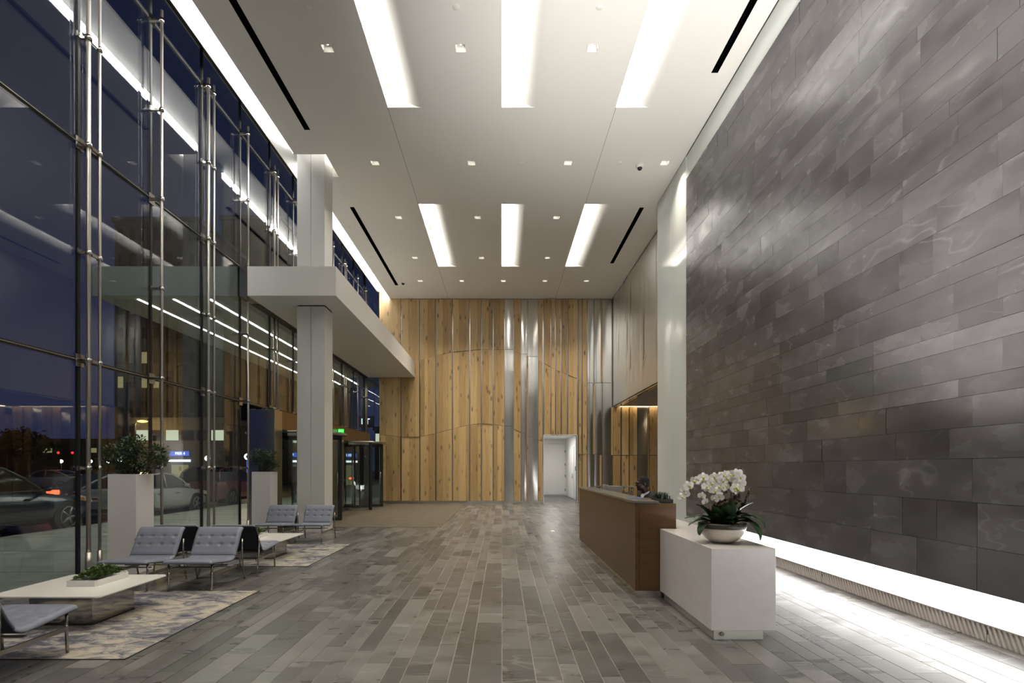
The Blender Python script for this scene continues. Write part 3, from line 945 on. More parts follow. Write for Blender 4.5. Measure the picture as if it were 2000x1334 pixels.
# ================================================================== CANOPY AND COLUMN
ZN0, ZN1, XN, YN = 5.25, 5.89, -3.62, 12.07
cnp = MB()
KX0, KX1, KY0, KY1 = -4.74, -4.10, 12.80, 13.40
def ring(mb, x0, x1, y0, y1, hx0, hx1, hy0, hy1, z0, z1):
    mb.box(x0, hx0, y0, y1, z0, z1); mb.box(hx1, x1, y0, y1, z0, z1)
    mb.box(hx0, hx1, y0, hy0, z0, z1); mb.box(hx0, hx1, hy1, y1, z0, z1)
ring(cnp, XG + 0.20, XN, YN, YB - 0.06, KX0 - 0.01, KX1 + 0.01, KY0 - 0.01, KY1 + 0.01, ZN0, ZN1)
canopy = cnp.build('canopy', M['canopy'])
tag(canopy, 'white boxed canopy running over the entrance to the oak wall', 'canopy', kind='structure')
MB().box(XG + 0.03, XG + 0.20, YN - 0.01, YN + 0.6, ZN0 - 0.02, ZN1 + 0.03).build('end_cap', M['portal'], canopy)
MB().box(XG + 0.03, XG + 0.20, YN + 0.6, YB - 0.1, ZN0 - 0.03, ZN0 + 0.02).build('edge_trim', M['black'], canopy)
column = struct('column_1', (0, 0, 0), 'square white clad column passing through the canopy', 'column')
for (z0, z1) in ((0.0, ZN0 - 0.02), (ZN1, ZSLOT - 0.05)):
    xm = (KX0 + KX1) / 2
    for (xa, xb) in ((KX0, xm - 0.003), (xm + 0.003, KX1)):
        MB().box(xa, xb, KY0, KY1, z0, z1).build('cladding_panel', M['panelwhite'], column, bevel=0.004)
MB().box(KX0 + 0.02, KX1 - 0.02, KY0 + 0.02, KY1 - 0.02, 0.0, ZSLOT - 0.05).build('core', M['gasket'], column)
# outside canopy with LED lines
ext = MB().box(-8.94, XG - 0.03, YN, 26.0, ZN0, ZN1).build('canopy_outside', P('outside_canopy', (0.40, 0.42, 0.38), 0.5))
tag(ext, 'outside canopy with three bright light lines in its soffit', 'canopy', kind='structure')
for lx in (-8.10, -7.30, -6.50):
    MB().box(lx - 0.025, lx + 0.025, YN + 0.25, 25.0, ZN0 - 0.006, ZN0 + 0.01).build('led_line', M['led'], ext)

# ================================================================== ENTRANCE PORTAL AND REVOLVING DOORS
portal = struct('door_3', (0, 0, 0), 'steel entrance portal with header tinted for reflected oak, along the glass wall', 'portal')
PX = -5.30
MB().box(XG - 0.15, PX, 12.90, 13.35, 0, 2.86).build('jamb', M['portal'], portal, bevel=0.006)
MB().box(XG - 0.15, PX, 22.0, 22.3, 0, 2.86).build('jamb', M['portal'], portal, bevel=0.006)
MB().box(XG - 0.15, PX, 16.9, 18.6, 0, 2.42).build('jamb', M['portal'], portal, bevel=0.006)
MB().box(XG - 0.15, PX - 0.001, 13.35, 22.0, 2.42, 2.86).build('header', M['oaktint'], portal)
MB().box(XG + 0.02, PX - 0.02, 13.35, 22.0, 2.395, 2.42).build('header_trim', M['black'], portal)
def revolving(loc, label):
    t = thing('revolving_door', loc, label, 'revolving door', 'revolving doors in the entrance portal')
    Rr, H = 1.24, 2.36
    for (a0, a1) in ((45, 135), (225, 315)):
        n = 10
        mb = MB()
        for rr in (Rr, Rr - 0.015):
            def fn(u, v, rr=rr): 
                a = R(a0 + (a1 - a0) * u)
                return (rr * math.cos(a), rr * math.sin(a), 0.06 + (H - 0.12) * v)
            mb.grid(fn, n, 1)
        mb.build('drum_glass', M['doorglass'], t)
        mb = MB()
        for (z0, z1) in ((0.0, 0.08), (H - 0.08, H)):
            pts = [(Rr * math.cos(R(a0 + (a1 - a0) * i / n)), Rr * math.sin(R(a0 + (a1 - a0) * i / n))) for i in range(n + 1)]
            for p, q in zip(pts, pts[1:]):
                k = (Rr - 0.04) / Rr
                mb.prism([p, q, (q[0] * k, q[1] * k), (p[0] * k, p[1] * k)], 2, z0, z1)
        mb.build('drum_rail', M['chrome'], t)
        for a in (a0, a1):
            ca, sa = math.cos(R(a)), math.sin(R(a))
            MB().box(-0.045, 0.045, -0.04, 0.04, 0, H).build('post', M['black'], t, (Rr * ca, Rr * sa, 0), (0, 0, R(a)))
    cp = MB()
    cp.lathe([(0.001, H + 0.0), (Rr + 0.04, H + 0.0), (Rr + 0.05, H + 0.02), (Rr + 0.05, H + 0.055), (0.001, H + 0.055)], (0, 0, 0), 48)
    cp.build('drum_canopy', M['portal'], t)
    MB().tube([(0, 0, 0), (0, 0, H)], 0.035, 12).build('shaft', M['chrome'], t)
    for k in range(4):
        a = R(28 + 90 * k)
        w = thing('wing', (0, 0, 0)) if False else None
        Wd = Rr - 0.09
        g_ = MB().box(0.06, Wd - 0.05, -0.006, 0.006, 0.10, H - 0.09).build('wing', M['doorglass'], t, None, (0, 0, a))
        fr = MB()
        fr.box(0.03, Wd, -0.018, 0.018, 0.02, 0.10); fr.box(0.03, Wd, -0.018, 0.018, H - 0.09, H - 0.02)
        fr.box(Wd - 0.05, Wd, -0.018, 0.018, 0.10, H - 0.09)
        fr.build('wing_frame', M['black'], g_)
        br = MB(); br.tube([(Wd - 0.12, -0.06, 0.85), (Wd - 0.12, -0.06, 1.35)], 0.014, 8)
        br.tube([(Wd - 0.12, -0.06, 0.9), (Wd - 0.12, 0, 0.9)], 0.01, 8); br.tube([(Wd - 0.12, -0.06, 1.3), (Wd - 0.12, 0, 1.3)], 0.01, 8)
        br.build('push_bar', M['chrome'], g_)
    return t
revolving((-5.50, 14.92, 0.006), 'glass revolving door half hidden behind the white column')
revolving((-5.50, 20.35, 0.006), 'glass revolving door beside the oak wall')
# exit sign on the fascia
ex = thing('exit_sign', (PX + 0.01, 17.9, 2.68), 'small glowing green exit sign on the tinted steel fascia', 'sign')
MB().box(-0.01, 0.20, -0.02, 0.02, -0.075, 0.075).build('case', M['black'], ex, bevel=0.004)
MB().box(0.0, 0.19, -0.024, -0.020, -0.065, 0.065).build('face', M['exitgreen'], ex)
tm = text_mesh('EXIT', 0.085, 0.001); tm.materials.clear(); tm.materials.append(M['exitwhite'])
link('lettering', tm, ex, (0.095, -0.026, 0.0), (R(90), 0, 0))

# entrance mat
mt = MB().box(-5.28, -1.52, 13.85, 22.7, 0.0, 0.006).build('entrance_mat', M['mat'])
tag(mt, 'large brown grey entrance mat in front of the revolving doors', 'mat')
fp = MB().box(1.16, 1.24, 12.95, 13.15, 0.0, 0.004).build('floor_box_plate', P('pale_plate', (0.8, 0.78, 0.74), 0.3))
tag(fp, 'tiny pale metal floor outlet plate set in the slate floor', 'floor plate')

# unseen uplight, added to brighten the near ceiling and upper stone wall
up = thing('added_floor_uplight', (3.0, 3.2, 0.0), 'unseen round floor uplight added to brighten the ceiling by the slate wall', 'lamp')
MB().lathe([(0.001, 0.002), (0.11, 0.002), (0.115, 0.008), (0.15, 0.008), (0.155, 0.0)], (0, 0, 0), 28).build('trim_ring', M['chrome'], up)
ud = bpy.data.lights.new('added_uplight_beam', 'SPOT'); ud.energy = E_UP; ud.color = (1.0, 0.97, 0.93); ud.spot_size = R(62); ud.spot_blend = 1.0; ud.shadow_soft_size = 0.10
uo = bpy.data.objects.new('added_uplight_beam', ud); COL.objects.link(uo); uo.parent = up; uo.location = (0, 0, 0.02); uo.rotation_euler = (R(180 - 29), 0, 0)

# ================================================================== RUGS, TABLES, CHAIRS
def rug(y0, y1, label):
    t = MB().box(-5.05, -2.945, y0 + 0.008, y1 - 0.008, 0.0, 0.006).build('area_rug', M['rug'])
    tag(t, label, 'rug')
    mb = MB()
    mb.box(-5.06, -2.937, y0, y0 + 0.008, 0.0, 0.006); mb.box(-5.06, -2.937, y1 - 0.008, y1, 0.0, 0.006)
    mb.box(-2.945, -2.937, y0, y1, 0.0, 0.006); mb.box(-5.06, -5.05, y0, y1, 0.0, 0.006)
    mb.build('binding', M['rugedge'], t)
rug(4.31, 6.71, 'mottled beige and blue grey rug under the table with one chair facing away')
rug(8.35, 10.80, 'mottled beige rug between the two chair pairs by the column')

def coffee_table(loc, label):
    t = thing('coffee_table', loc, label, 'table', 'low white coffee tables')
    mb = MB()
    a, c = 0.52, 0.03
    poly = [(-a + c, -a), (a - c, -a), (a, -a + c), (a, a - c), (a - c, a), (-a + c, a), (-a, a - c), (-a, -a + c)]
    mb.prism(poly, 2, 0.306, 0.322)
    mb.build('table_top', M['table'], t, bevel=0.003)
    b = 0.30
    MB().box(-b, b, -b, b, 0.012, 0.306).build('plinth', M['mirror'], t, bevel=0.002)
    MB().box(-b - 0.004, b + 0.004, -b - 0.004, b + 0.004, 0.0, 0.012).build('base_plate', M['black'], t)
    return t
coffee_table((-4.18, 5.54, 0.006), 'low square white table on a polished steel plinth holding the larger succulent tray')
coffee_table((-4.05, 9.35, 0.006), 'low square white table between the facing chair pairs')

# chair: local front is -Y
PRF = [(-0.345, 0.335), (-0.35, 0.352), (-0.33, 0.366), (-0.25, 0.362), (-0.10, 0.344), (0.05, 0.328), (0.15, 0.322), (0.20, 0.330), (0.235, 0.355),
       (0.28, 0.42), (0.325, 0.50), (0.365, 0.575), (0.40, 0.635), (0.43, 0.672), (0.462, 0.694), (0.482, 0.692)]
def sample(prof, n):
    seg = [0.0]
    for p, q in zip(prof, prof[1:]): seg.append(seg[-1] + math.hypot(q[0] - p[0], q[1] - p[1]))
    out = []
    for i in range(n + 1):
        d = seg[-1] * i / n
        for k in range(len(prof) - 1):
            if seg[k] <= d <= seg[k + 1] + 1e-9:
                t = (d - seg[k]) / max(1e-9, seg[k + 1] - seg[k])
                out.append((prof[k][0] + (prof[k + 1][0] - prof[k][0]) * t, prof[k][1] + (prof[k + 1][1] - prof[k][1]) * t))
                break
    return out
def cushion_mesh(prof, width, thick, tufts, mat, name, nu=36, nv=32):
    pts = sample(prof, nu)
    nr = []
    for i in range(nu + 1):
        a = pts[max(0, i - 1)]; b = pts[min(nu, i + 1)]
        t = Vector((b[0] - a[0], b[1] - a[1])).normalized()
        nr.append((-t.y, t.x))
    L = sum(math.hypot(q[0] - p[0], q[1] - p[1]) for p, q in zip(pts, pts[1:]))
    def top(u, v):
        i = min(nu, int(round(u * nu)))
        x = (v - 0.5) * width
        s = u * L
        edge = min(v, 1 - v) * width
        e2 = min(s, L - s)
        puff = 0.016 * (1 - math.exp(-edge / 0.02)) * (1 - math.exp(-e2 / 0.02))
        dm = 0.0
        for (ts, tx) in tufts:
            d = math.hypot(s - ts, x - tx)
            dm += 0.024 * math.exp(-(d / 0.017) ** 2) + 0.004 * math.exp(-((s - ts) / 0.007) ** 2) * math.exp(-(abs(x - tx) / 0.07) ** 2)
        n_ = nr[i]
        rnd = 0.014 * (max(0, 1 - edge / 0.018)) ** 2
        return (x, pts[i][0] + n_[0] * (puff - dm - rnd), pts[i][1] + n_[1] * (puff - dm - rnd))
    def bot(u, v):
        i = min(nu, int(round(u * nu)))
        x = (0.5 - v) * width
        n_ = nr[i]
        return (x, pts[i][0] - n_[0] * thick, pts[i][1] - n_[1] * thick)
    mb = MB()
    mb.grid(top, nu, nv); mb.grid(bot, nu, nv)
    n1 = (nu + 1) * (nv + 1)
    T = lambda i, j: i * (nv + 1) + j
    B = lambda i, j: n1 + i * (nv + 1) + (nv - j)
    fs = []
    for i in range(nu):
        fs.append((T(i, 0), T(i + 1, 0), B(i + 1, 0), B(i, 0)))
        fs.append((T(i, nv), B(i, nv), B(i + 1, nv), T(i + 1, nv)))
    for j in range(nv):
        fs.append((T(0, j), B(0, j), B(0, j + 1), T(0, j + 1)))
        fs.append((T(nu, j), T(nu, j + 1), B(nu, j + 1), B(nu, j)))
    for f in fs: mb.f.append(list(f)); mb.mi.append(0); mb.sm.append(True)
    return mb.mesh(name, mat)
seat_prof, back_prof = PRF[:9], PRF[8:]
CW = 0.60
xs4 = [(-0.5 + (i + 0.5) / 4) * CW for i in range(4)]
tb = [(s, x) for s in (0.15, 0.265) for x in xs4]
ts_ = [(s, x) for s in (0.20, 0.33, 0.46) for x in xs4]
def make_chair():
    t = thing('lounge_chair', (0, 0, 0), 'x', 'chair', 'low grey leather lounge chairs')
    link('seat_cushion', cushion_mesh(seat_prof, CW, 0.026, ts_, M['leather'], 'seat_cushion'), t)
    link('back_cushion', cushion_mesh(back_prof, CW, 0.018, tb, M['leather'], 'back_cushion'), t)
    # dark leather shell behind the back and under the seat
    sp = sample(PRF[2:-1], 24)
    mb = MB()
    off = 0.032
    pts = []
    for i in range(25):
        a = sp[max(0, i - 1)]; b = sp[min(24, i + 1)]
        tt = Vector((b[0] - a[0], b[1] - a[1])).normalized()
        pts.append((sp[i][0] + tt.y * off, sp[i][1] - tt.x * off, tt))
    w = CW - 0.012
    def o1(u, v):
        p = pts[int(round(u * 24))]; return ((v - 0.5) * w, p[0], p[1])
    def o2(u, v):
        p = pts[int(round(u * 24))]; return ((0.5 - v) * w, p[0] - p[2].y * 0.016, p[1] + p[2].x * 0.016)
    mb.grid(o1, 24, 2); mb.grid(o2, 24, 2)
    mb.build('back_shell', M['shell'], t)
    for s in (-1, 1):
        x = s * 0.262
        MB().tube([(x, -0.275, 0.0), (x, -0.268, 0.09), (x, -0.262, 0.20), (x, -0.265, 0.325)], [0.012, 0.012, 0.0115, 0.0115], 10).build('leg', M['chrome'], t)
        xb = s * 0.316
        MB().tube([(xb, 0.465, 0.0), (xb, 0.432, 0.13), (xb, 0.402, 0.28), (xb, 0.392, 0.42), (xb, 0.398, 0.55)], 0.0115, 10).build('leg', M['chrome'], t)
        MB().box(x - 0.006 + s * 0.014, x + 0.006 + s * 0.014, -0.262, 0.40, 0.185, 0.22).build('side_rail', M['chrome'], t)
    for (y, z) in ((-0.20, 0.27), (0.12, 0.245)):
        MB().box(-0.262, 0.262, y - 0.018, y + 0.018, z, z + 0.012).build('cross_rail', M['chrome'], t)
    return t
ch = make_chair()
chairs = [((-3.76, 6.94), 0, 'grey leather lounge chair facing the nearer rug, on its open floor side'),
          ((-4.54, 6.94), 0, 'grey leather lounge chair facing the nearer rug, beside the wide shrub planter'),
          ((-3.76, 4.18), PI, 'grey leather lounge chair facing the taller succulent tray across its table'),
          ((-3.70, 8.10), PI, 'lounge chair showing its dark leather back, on the open floor side of the middle pair'),
          ((-4.50, 8.10), PI, 'lounge chair showing its dark leather back, on the glass side of the middle pair'),
          ((-3.83, 11.22), 0, 'grey leather lounge chair facing the farther table, right before the white column'),
          ((-4.60, 11.22), 0, 'grey leather lounge chair facing the farther table, beside the farther planter')]
chairs[2] = (chairs[2][0], PI, 'grey leather lounge chair with its seat turned to the table holding the larger succulent tray')
for i, ((cx, cy), rz, lab) in enumerate(chairs):
    t = ch if i == 0 else copy_tree(ch)
    z = 0.0066
    t.location = (cx, cy, z); t.rotation_euler = (0, 0, rz); t['label'] = lab

# ================================================================== PLANTS
def leaf(mb, p, d, up, L_, W_, mi=0, fold=0.25):
    d = d.normalized()
    s = d.cross(up)
    if s.length < 1e-4: s = d.orthogonal()
    s.normalize()
    n = s.cross(d)
    a = p; b = p + d * L_ * 0.45 + s * W_ / 2 + n * W_ * fold; c = p + d * L_; e = p + d * L_ * 0.45 - s * W_ / 2 + n * W_ * fold
    m = p + d * L_ * 0.5
    mb.add([a, b, c, m, e], [(0, 1, 2, 3), (0, 3, 2, 4)], mi, True)

def planter(loc, h, label, clusters, nleaf, seed, plantname, plab):
    rr = random.Random(seed)
    t = thing('tall_planter', loc, label, 'planter', 'tall white square planters')
    a, w = 0.20, 0.02
    mb = MB()
    for (x0, x1, y0, y1) in ((-a, a, -a, -a + w), (-a, a, a - w, a), (-a, -a + w, -a + w, a - w), (a - w, a, -a + w, a - w)):
        mb.box(x0, x1, y0, y1, 0, h)
    mb.box(-a + w, a - w, -a + w, a - w, 0, 0.05)
    mb.build('box', M['planter'], t)
    MB().box(-a + w, a - w, -a + w, a - w, h - 0.10, h - 0.05).build('soil', M['soil'], t)
    pl = thing(plantname, (loc[0], loc[1], h - 0.05), plab, 'shrub')
    st_ = MB(); fo = MB()
    for (c, r) in clusters:
        for k in range(4):
            b0 = Vector((rr.uniform(-.13, .13), rr.uniform(-.10, .10), 0))
            tip = Vector(c) + Vector((rr.uniform(-1, 1) * r * .5, rr.uniform(-1, 1) * r * .5, rr.uniform(-.3, .4) * r))
            mid = (b0 + tip) / 2 + Vector((rr.uniform(-.05, .05), rr.uniform(-.05, .05), 0.03))
            st_.tube([b0, mid, tip], [0.009, 0.007, 0.003], 5)
        for k in range(int(nleaf * r / 0.2)):
            d = Vector((rr.gauss(0, 1), rr.gauss(0, 1), rr.gauss(0, 0.8))).normalized()
            p = Vector(c) + d * r * rr.uniform(0.35, 1.0)
            p.z = max(p.z, 0.03)
            dd = (d + Vector((rr.uniform(-.8, .8), rr.uniform(-.8, .8), rr.uniform(-.4, .6)))).normalized()
            leaf(fo, p, dd, Vector((rr.uniform(-.5, .5), rr.uniform(-.5, .5), 1)), rr.uniform(0.035, 0.06), rr.uniform(0.018, 0.030))
    st_.build('stems', M['bark'], pl)
    f = fo.build('foliage', M['leafdark'], pl); f['kind'] = 'stuff'
planter((-5.36, 8.00, 0), 1.405, 'tall white square planter with a wide spreading shrub, standing at the glass',
        [((-0.32, 0.0, 0.30), 0.15), ((-0.12, 0.03, 0.38), 0.19), ((0.06, -0.02, 0.48), 0.15), ((0.10, 0.0, 0.26), 0.20), ((0.36, 0.05, 0.36), 0.14), ((-0.05, 0, 0.16), 0.16), ((0.42, 0.02, 0.24), 0.08)],
        420, 5, 'spreading_shrub', 'wide dark green shrub growing from the taller looking white planter')
planter((-5.28, 12.32, 0), 1.405, 'tall white square planter with a compact round shrub, beside the steel portal',
        [((-0.18, 0.0, 0.42), 0.16), ((0.05, 0.03, 0.38), 0.20), ((0.14, 0.0, 0.20), 0.16), ((-0.03, 0.0, 0.25), 0.18), ((-0.22, 0, 0.30), 0.10)],
        380, 9, 'round_shrub', 'compact dark green shrub in the planter beside the steel portal')

def succulent_tray(loc, lx, ly, label, plab, seed, n):
    rr = random.Random(seed)
    t = thing('succulent_tray', loc, label, 'planter', 'white succulent trays on the tables')
    c = 0.07
    poly = [(-lx, -ly), (lx - c * 0.2, -ly), (lx, -ly + c * 0.2), (lx, ly - c), (lx - c, ly), (-lx + c, ly), (-lx, ly - c)]
    mb = MB()
    n_ = len(poly)
    inn = [(p[0] * 0.93, p[1] * 0.96) for p in poly]
    v = [(p[0], p[1], 0) for p in poly] + [(p[0], p[1], 0.06) for p in poly] + [(p[0], p[1], 0.06) for p in inn] + [(p[0], p[1], 0.045) for p in inn]
    fs = [list(range(n_))[::-1], [3 * n_ + i for i in range(n_)]]
    for k in range(3):
        for i in range(n_):
            j = (i + 1) % n_
            fs.append((k * n_ + i, k * n_ + j, (k + 1) * n_ + j, (k + 1) * n_ + i))
    mb.add(v, fs)
    mb.build('tray', M['planter'], t)
    fo = MB()
    for k in range(n):
        x = rr.uniform(-lx * .8, lx * .8); y = rr.uniform(-ly * .8, ly * .62)
        hgt = 0.05 + 0.085 * (1 - (x / lx) ** 2) * (1 - (y / ly) ** 2) * rr.uniform(0.5, 1.2)
        for q in range(9):
            a = rr.uniform(0, 2 * PI); e = rr.uniform(0.1, 1.2)
            d = Vector((math.cos(a) * math.cos(e), math.sin(a) * math.cos(e), math.sin(e)))
            leaf(fo, Vector((x, y, hgt)), d, Vector((0, 0, 1)), rr.uniform(0.026, 0.046), rr.uniform(0.016, 0.026))
    p = fo.build('succulents', M['leafmid'], None, loc)
    tag(p, plab, 'succulents', kind='stuff')
succulent_tray((-4.13, 5.70, 0.328), 0.145, 0.27, 'white tray of green succulents on the table with the polished plinth in full view', 'low green succulents filling the tray on the table with the polished plinth', 3, 330)
succulent_tray((-4.16, 9.30, 0.328), 0.145, 0.27, 'white tray of green succulents on the table between the facing chair pairs', 'low green succulents in the tray half hidden by a dark chair back', 4, 260)

# ================================================================== RECEPTION DESK
desk = thing('reception_desk', (0, 0, 0), 'long walnut reception desk with a dark slate transaction top', 'desk')
DX, DXR, DY0, DY1 = 1.53, 2.00, 6.34, 10.90
mb = MB()
mb.box(DX, DX + 0.05, DY0, DY1, 0.085, 1.085)
mb.build('front_panel', M['deskwood'], desk, bevel=0.003)
MB().box(DX + 0.051, DXR, DY0, DY0 + 0.05, 0.085, 1.085).build('end_panel', M['deskwood'], desk, bevel=0.003)
MB().box(DX + 0.051, 2.58, DY1 - 0.05, DY1, 0.085, 1.02).build('return_panel', M['deskwood'], desk, bevel=0.003)
MB().box(DX + 0.051, 1.78, DY0 + 0.051, DY1 - 0.051, 0.085, 1.075).build('carcass', M['deskwood'], desk)
MB().box(1.80, DXR, DY0 + 0.051, 7.6, 0.85, 1.085).build('end_shelf', M['deskwood'], desk)
MB().box(DX - 0.012, 1.80, DY0 - 0.012, DY1 + 0.01, 1.087, 1.115).build('transaction_top', M['counterstone'], desk, bevel=0.003)
MB().box(1.79, 2.10, DY0 + 1.3, DY1 - 0.06, 0.70, 0.74).build('work_surface', M['deskwood'], desk)
MB().box(DX + 0.03, DXR - 0.03, DY0 + 0.03, DY1 - 0.03, 0.0, 0.085).build('toe_kick', M['steel'], desk)
MB().box(DXR - 0.03, 2.54, DY1 - 0.10, DY1 - 0.03, 0.0, 0.085).build('toe_kick', M['steel'], desk)
MB().box(DX + 0.30, 2.60, DY1 - 0.20, DY1 + 0.012, 1.115, 1.14).build('raised_shelf', M['counterstone'], desk, bevel=0.003)
for px_ in (1.92, 2.08, 2.24, 2.40, 2.55):
    MB().tube([(px_, DY1 - 0.05, 1.02), (px_, DY1 - 0.05, 1.115)], 0.012, 8).build('standoff', M['chrome'], desk)
# white counter
wc = MB()
X0, X1, XM, Y0, Y1, Y2 = 1.81, 2.37, 2.02, 4.78, 6.325, 7.55
poly = [(X0, Y0), (X1, Y0), (X1, Y2), (XM, Y2), (XM, Y1), (X0, Y1)]
wcounter = thing('display_counter', (0, 0, 0), 'white solid display counter carrying the orchid bowl, butting the walnut desk', 'counter')
mb = MB(); mb.prism(poly, 2, 0.09, 0.80)
mb.build('body', M['solid'], wcounter, bevel=0.004)
bp = [(X0 + 0.04, Y0 + 0.045), (X1 - 0.09, Y0 + 0.045), (X1 - 0.09, Y2 - 0.05), (XM + 0.04, Y2 - 0.05), (XM + 0.04, Y1 - 0.02), (X0 + 0.04, Y1 - 0.02)]
mb = MB(); mb.prism(bp, 2, 0.0, 0.09)
mb.build('plinth', P('pale_steel_plinth', (0.72, 0.70, 0.64), 0.3, 0.5), wcounter)
MB().tube([(X0 + 0.11, Y0 + 0.045, 0.05), (X0 + 0.11, Y0 + 0.03, 0.05)], 0.018, 12).build('outlet', M['chrome'], wcounter)
# things on the desk
pm = MB().box(1.60, 1.76, 6.85, 7.10, 1.1152, 1.118).build('blue_folder', P('blue_card', (0.03, 0.10, 0.32), 0.4))
tag(pm, 'flat blue leaflet lying on the slate transaction top', 'leaflet')
tr = thing('trough_planter', (1.915, 6.62, 1.085), 'dark narrow trough of grassy plants on the end of the walnut desk', 'planter')
mb = MB()
mb.box(-0.07, 0.07, -0.22, 0.22, 0.0, 0.01)
mb.box(-0.07, -0.06, -0.22, 0.22, 0.01, 0.045); mb.box(0.06, 0.07, -0.22, 0.22, 0.01, 0.045)
mb.box(-0.06, 0.06, -0.22, -0.21, 0.01, 0.045); mb.box(-0.06, 0.06, 0.21, 0.22, 0.01, 0.045)
mb.build('trough', P('dark_trough', (0.03, 0.032, 0.03), 0.5), tr)
gb = MB()
rg = random.Random(8)
for k in range(170):
    x, y = rg.uniform(-.055, .055), rg.uniform(-.2, .2)
    a = rg.uniform(0, 2 * PI); ln = rg.uniform(0.06, 0.15); sp = rg.uniform(0.02, 0.09)
    p0 = Vector((x, y, 0.02)); p2 = p0 + Vector((math.cos(a) * sp, math.sin(a) * sp, ln * 0.75)); p1 = p0 + Vector((math.cos(a) * sp * .25, math.sin(a) * sp * .25, ln * .55))
    s = Vector((-math.sin(a), math.cos(a), 0)) * 0.004
    gb.add([p0 - s, p0 + s, p1 + s, p1 - s, p2], [(0, 1, 2, 3), (3, 2, 4)], 0, True)
gr = gb.build('grass_blades', P('grass_blade', (0.022, 0.036, 0.018), 0.5), tr); gr['kind'] = 'stuff'
mon = thing('desk_monitor', (1.94, 10.35, 0.74), 'grey desk monitor by the raised shelf of the walnut desk', 'monitor')
MB().box(-0.01, 0.01, -0.25, 0.25, 0.12, 0.44).build('screen', P('monitor_grey', (0.30, 0.29, 0.28), 0.4), mon, bevel=0.004)
MB().box(-0.01, 0.02, -0.03, 0.03, 0.01, 0.2).build('stand', M['black'], mon)
MB().box(-0.08, 0.08, -0.12, 0.12, 0.0, 0.012).build('foot', M['black'], mon)
mon2 = thing('desk_monitor', (1.95, 9.55, 0.74), 'grey desk monitor turned to the seated person', 'monitor')
for c in mon.children:
    d = c.copy(); COL.objects.link(d); d.parent = mon2
mon2.rotation_euler = (0, 0, 0.25)

# ================================================================== ORCHID ARRANGEMENT
OC = (2.056, 5.16, 0.80)
orc = thing('orchid_arrangement', OC, 'white orchids and twisted branches in a pale bowl on the white counter', 'plant arrangement')
bowlmat = P('capiz_bowl', (0.62, 0.57, 0.49), 0.30, var=0.10, vscale=9, aniso=(1, 1, 4), coat=0.4)
bl = MB(); bl.lathe([(0.001, 0.0), (0.07, 0.0), (0.10, 0.008), (0.15, 0.040), (0.185, 0.082), (0.205, 0.125), (0.208, 0.14)], (0, 0, 0), 48)
bl.build('bowl', bowlmat, orc)
rm = MB(); rm.lathe([(0.209, 0.138), (0.214, 0.150), (0.214, 0.178), (0.210, 0.186), (0.200, 0.186), (0.196, 0.16), (0.001, 0.155)], (0, 0, 0), 48)
rm.build('rim_band', P('grey_rim', (0.055, 0.047, 0.038), 0.45), orc)
ro = random.Random(13)
ms = MB()
for k in range(70):
    a = ro.uniform(0, 2 * PI); r = 0.19 * math.sqrt(ro.random())
    ms.ball((r * math.cos(a), r * math.sin(a), 0.165), (ro.uniform(.012, .03), ro.uniform(.012, .03), ro.uniform(.01, .025)), 6, 4)
ms.build('moss', P('moss', (0.10, 0.085, 0.04), 0.9, bump=0.7, bscale=120), orc)
olm = P('orchid_leaf', (0.030, 0.062, 0.026), 0.33, var=0.3, vscale=6)
def strap_leaf(az, el, L_, W_, droop, base):
    mb = MB()
    n = 10
    d0 = Vector((math.cos(az), math.sin(az), 0)); sd = Vector((-math.sin(az), math.cos(az), 0))
    p = Vector(base); an = el
    rows = []
    for i in range(n + 1):
        t = i / n
        w = W_ * math.sin(PI * (0.10 + 0.88 * t)) ** 0.7 * 0.5 + 0.002
        dirv = d0 * math.cos(an) + Vector((0, 0, 1)) * math.sin(an)
        nn = d0 * -math.sin(an) + Vector((0, 0, 1)) * math.cos(an)
        rows.append((p.copy(), w, nn))
        p = p + dirv * (L_ / n)
        an -= droop / n
    for sgn in (0, 0.004):
        def fn(u, v, sgn=sgn):
            q, w, nn = rows[int(round(u * n))]
            x = (v - 0.5) * 2
            return q + sd * w * x + nn * (0.30 * w * abs(x) - sgn)
        mb.grid(fn, n, 4)
    mb.build('leaf', olm, orc)
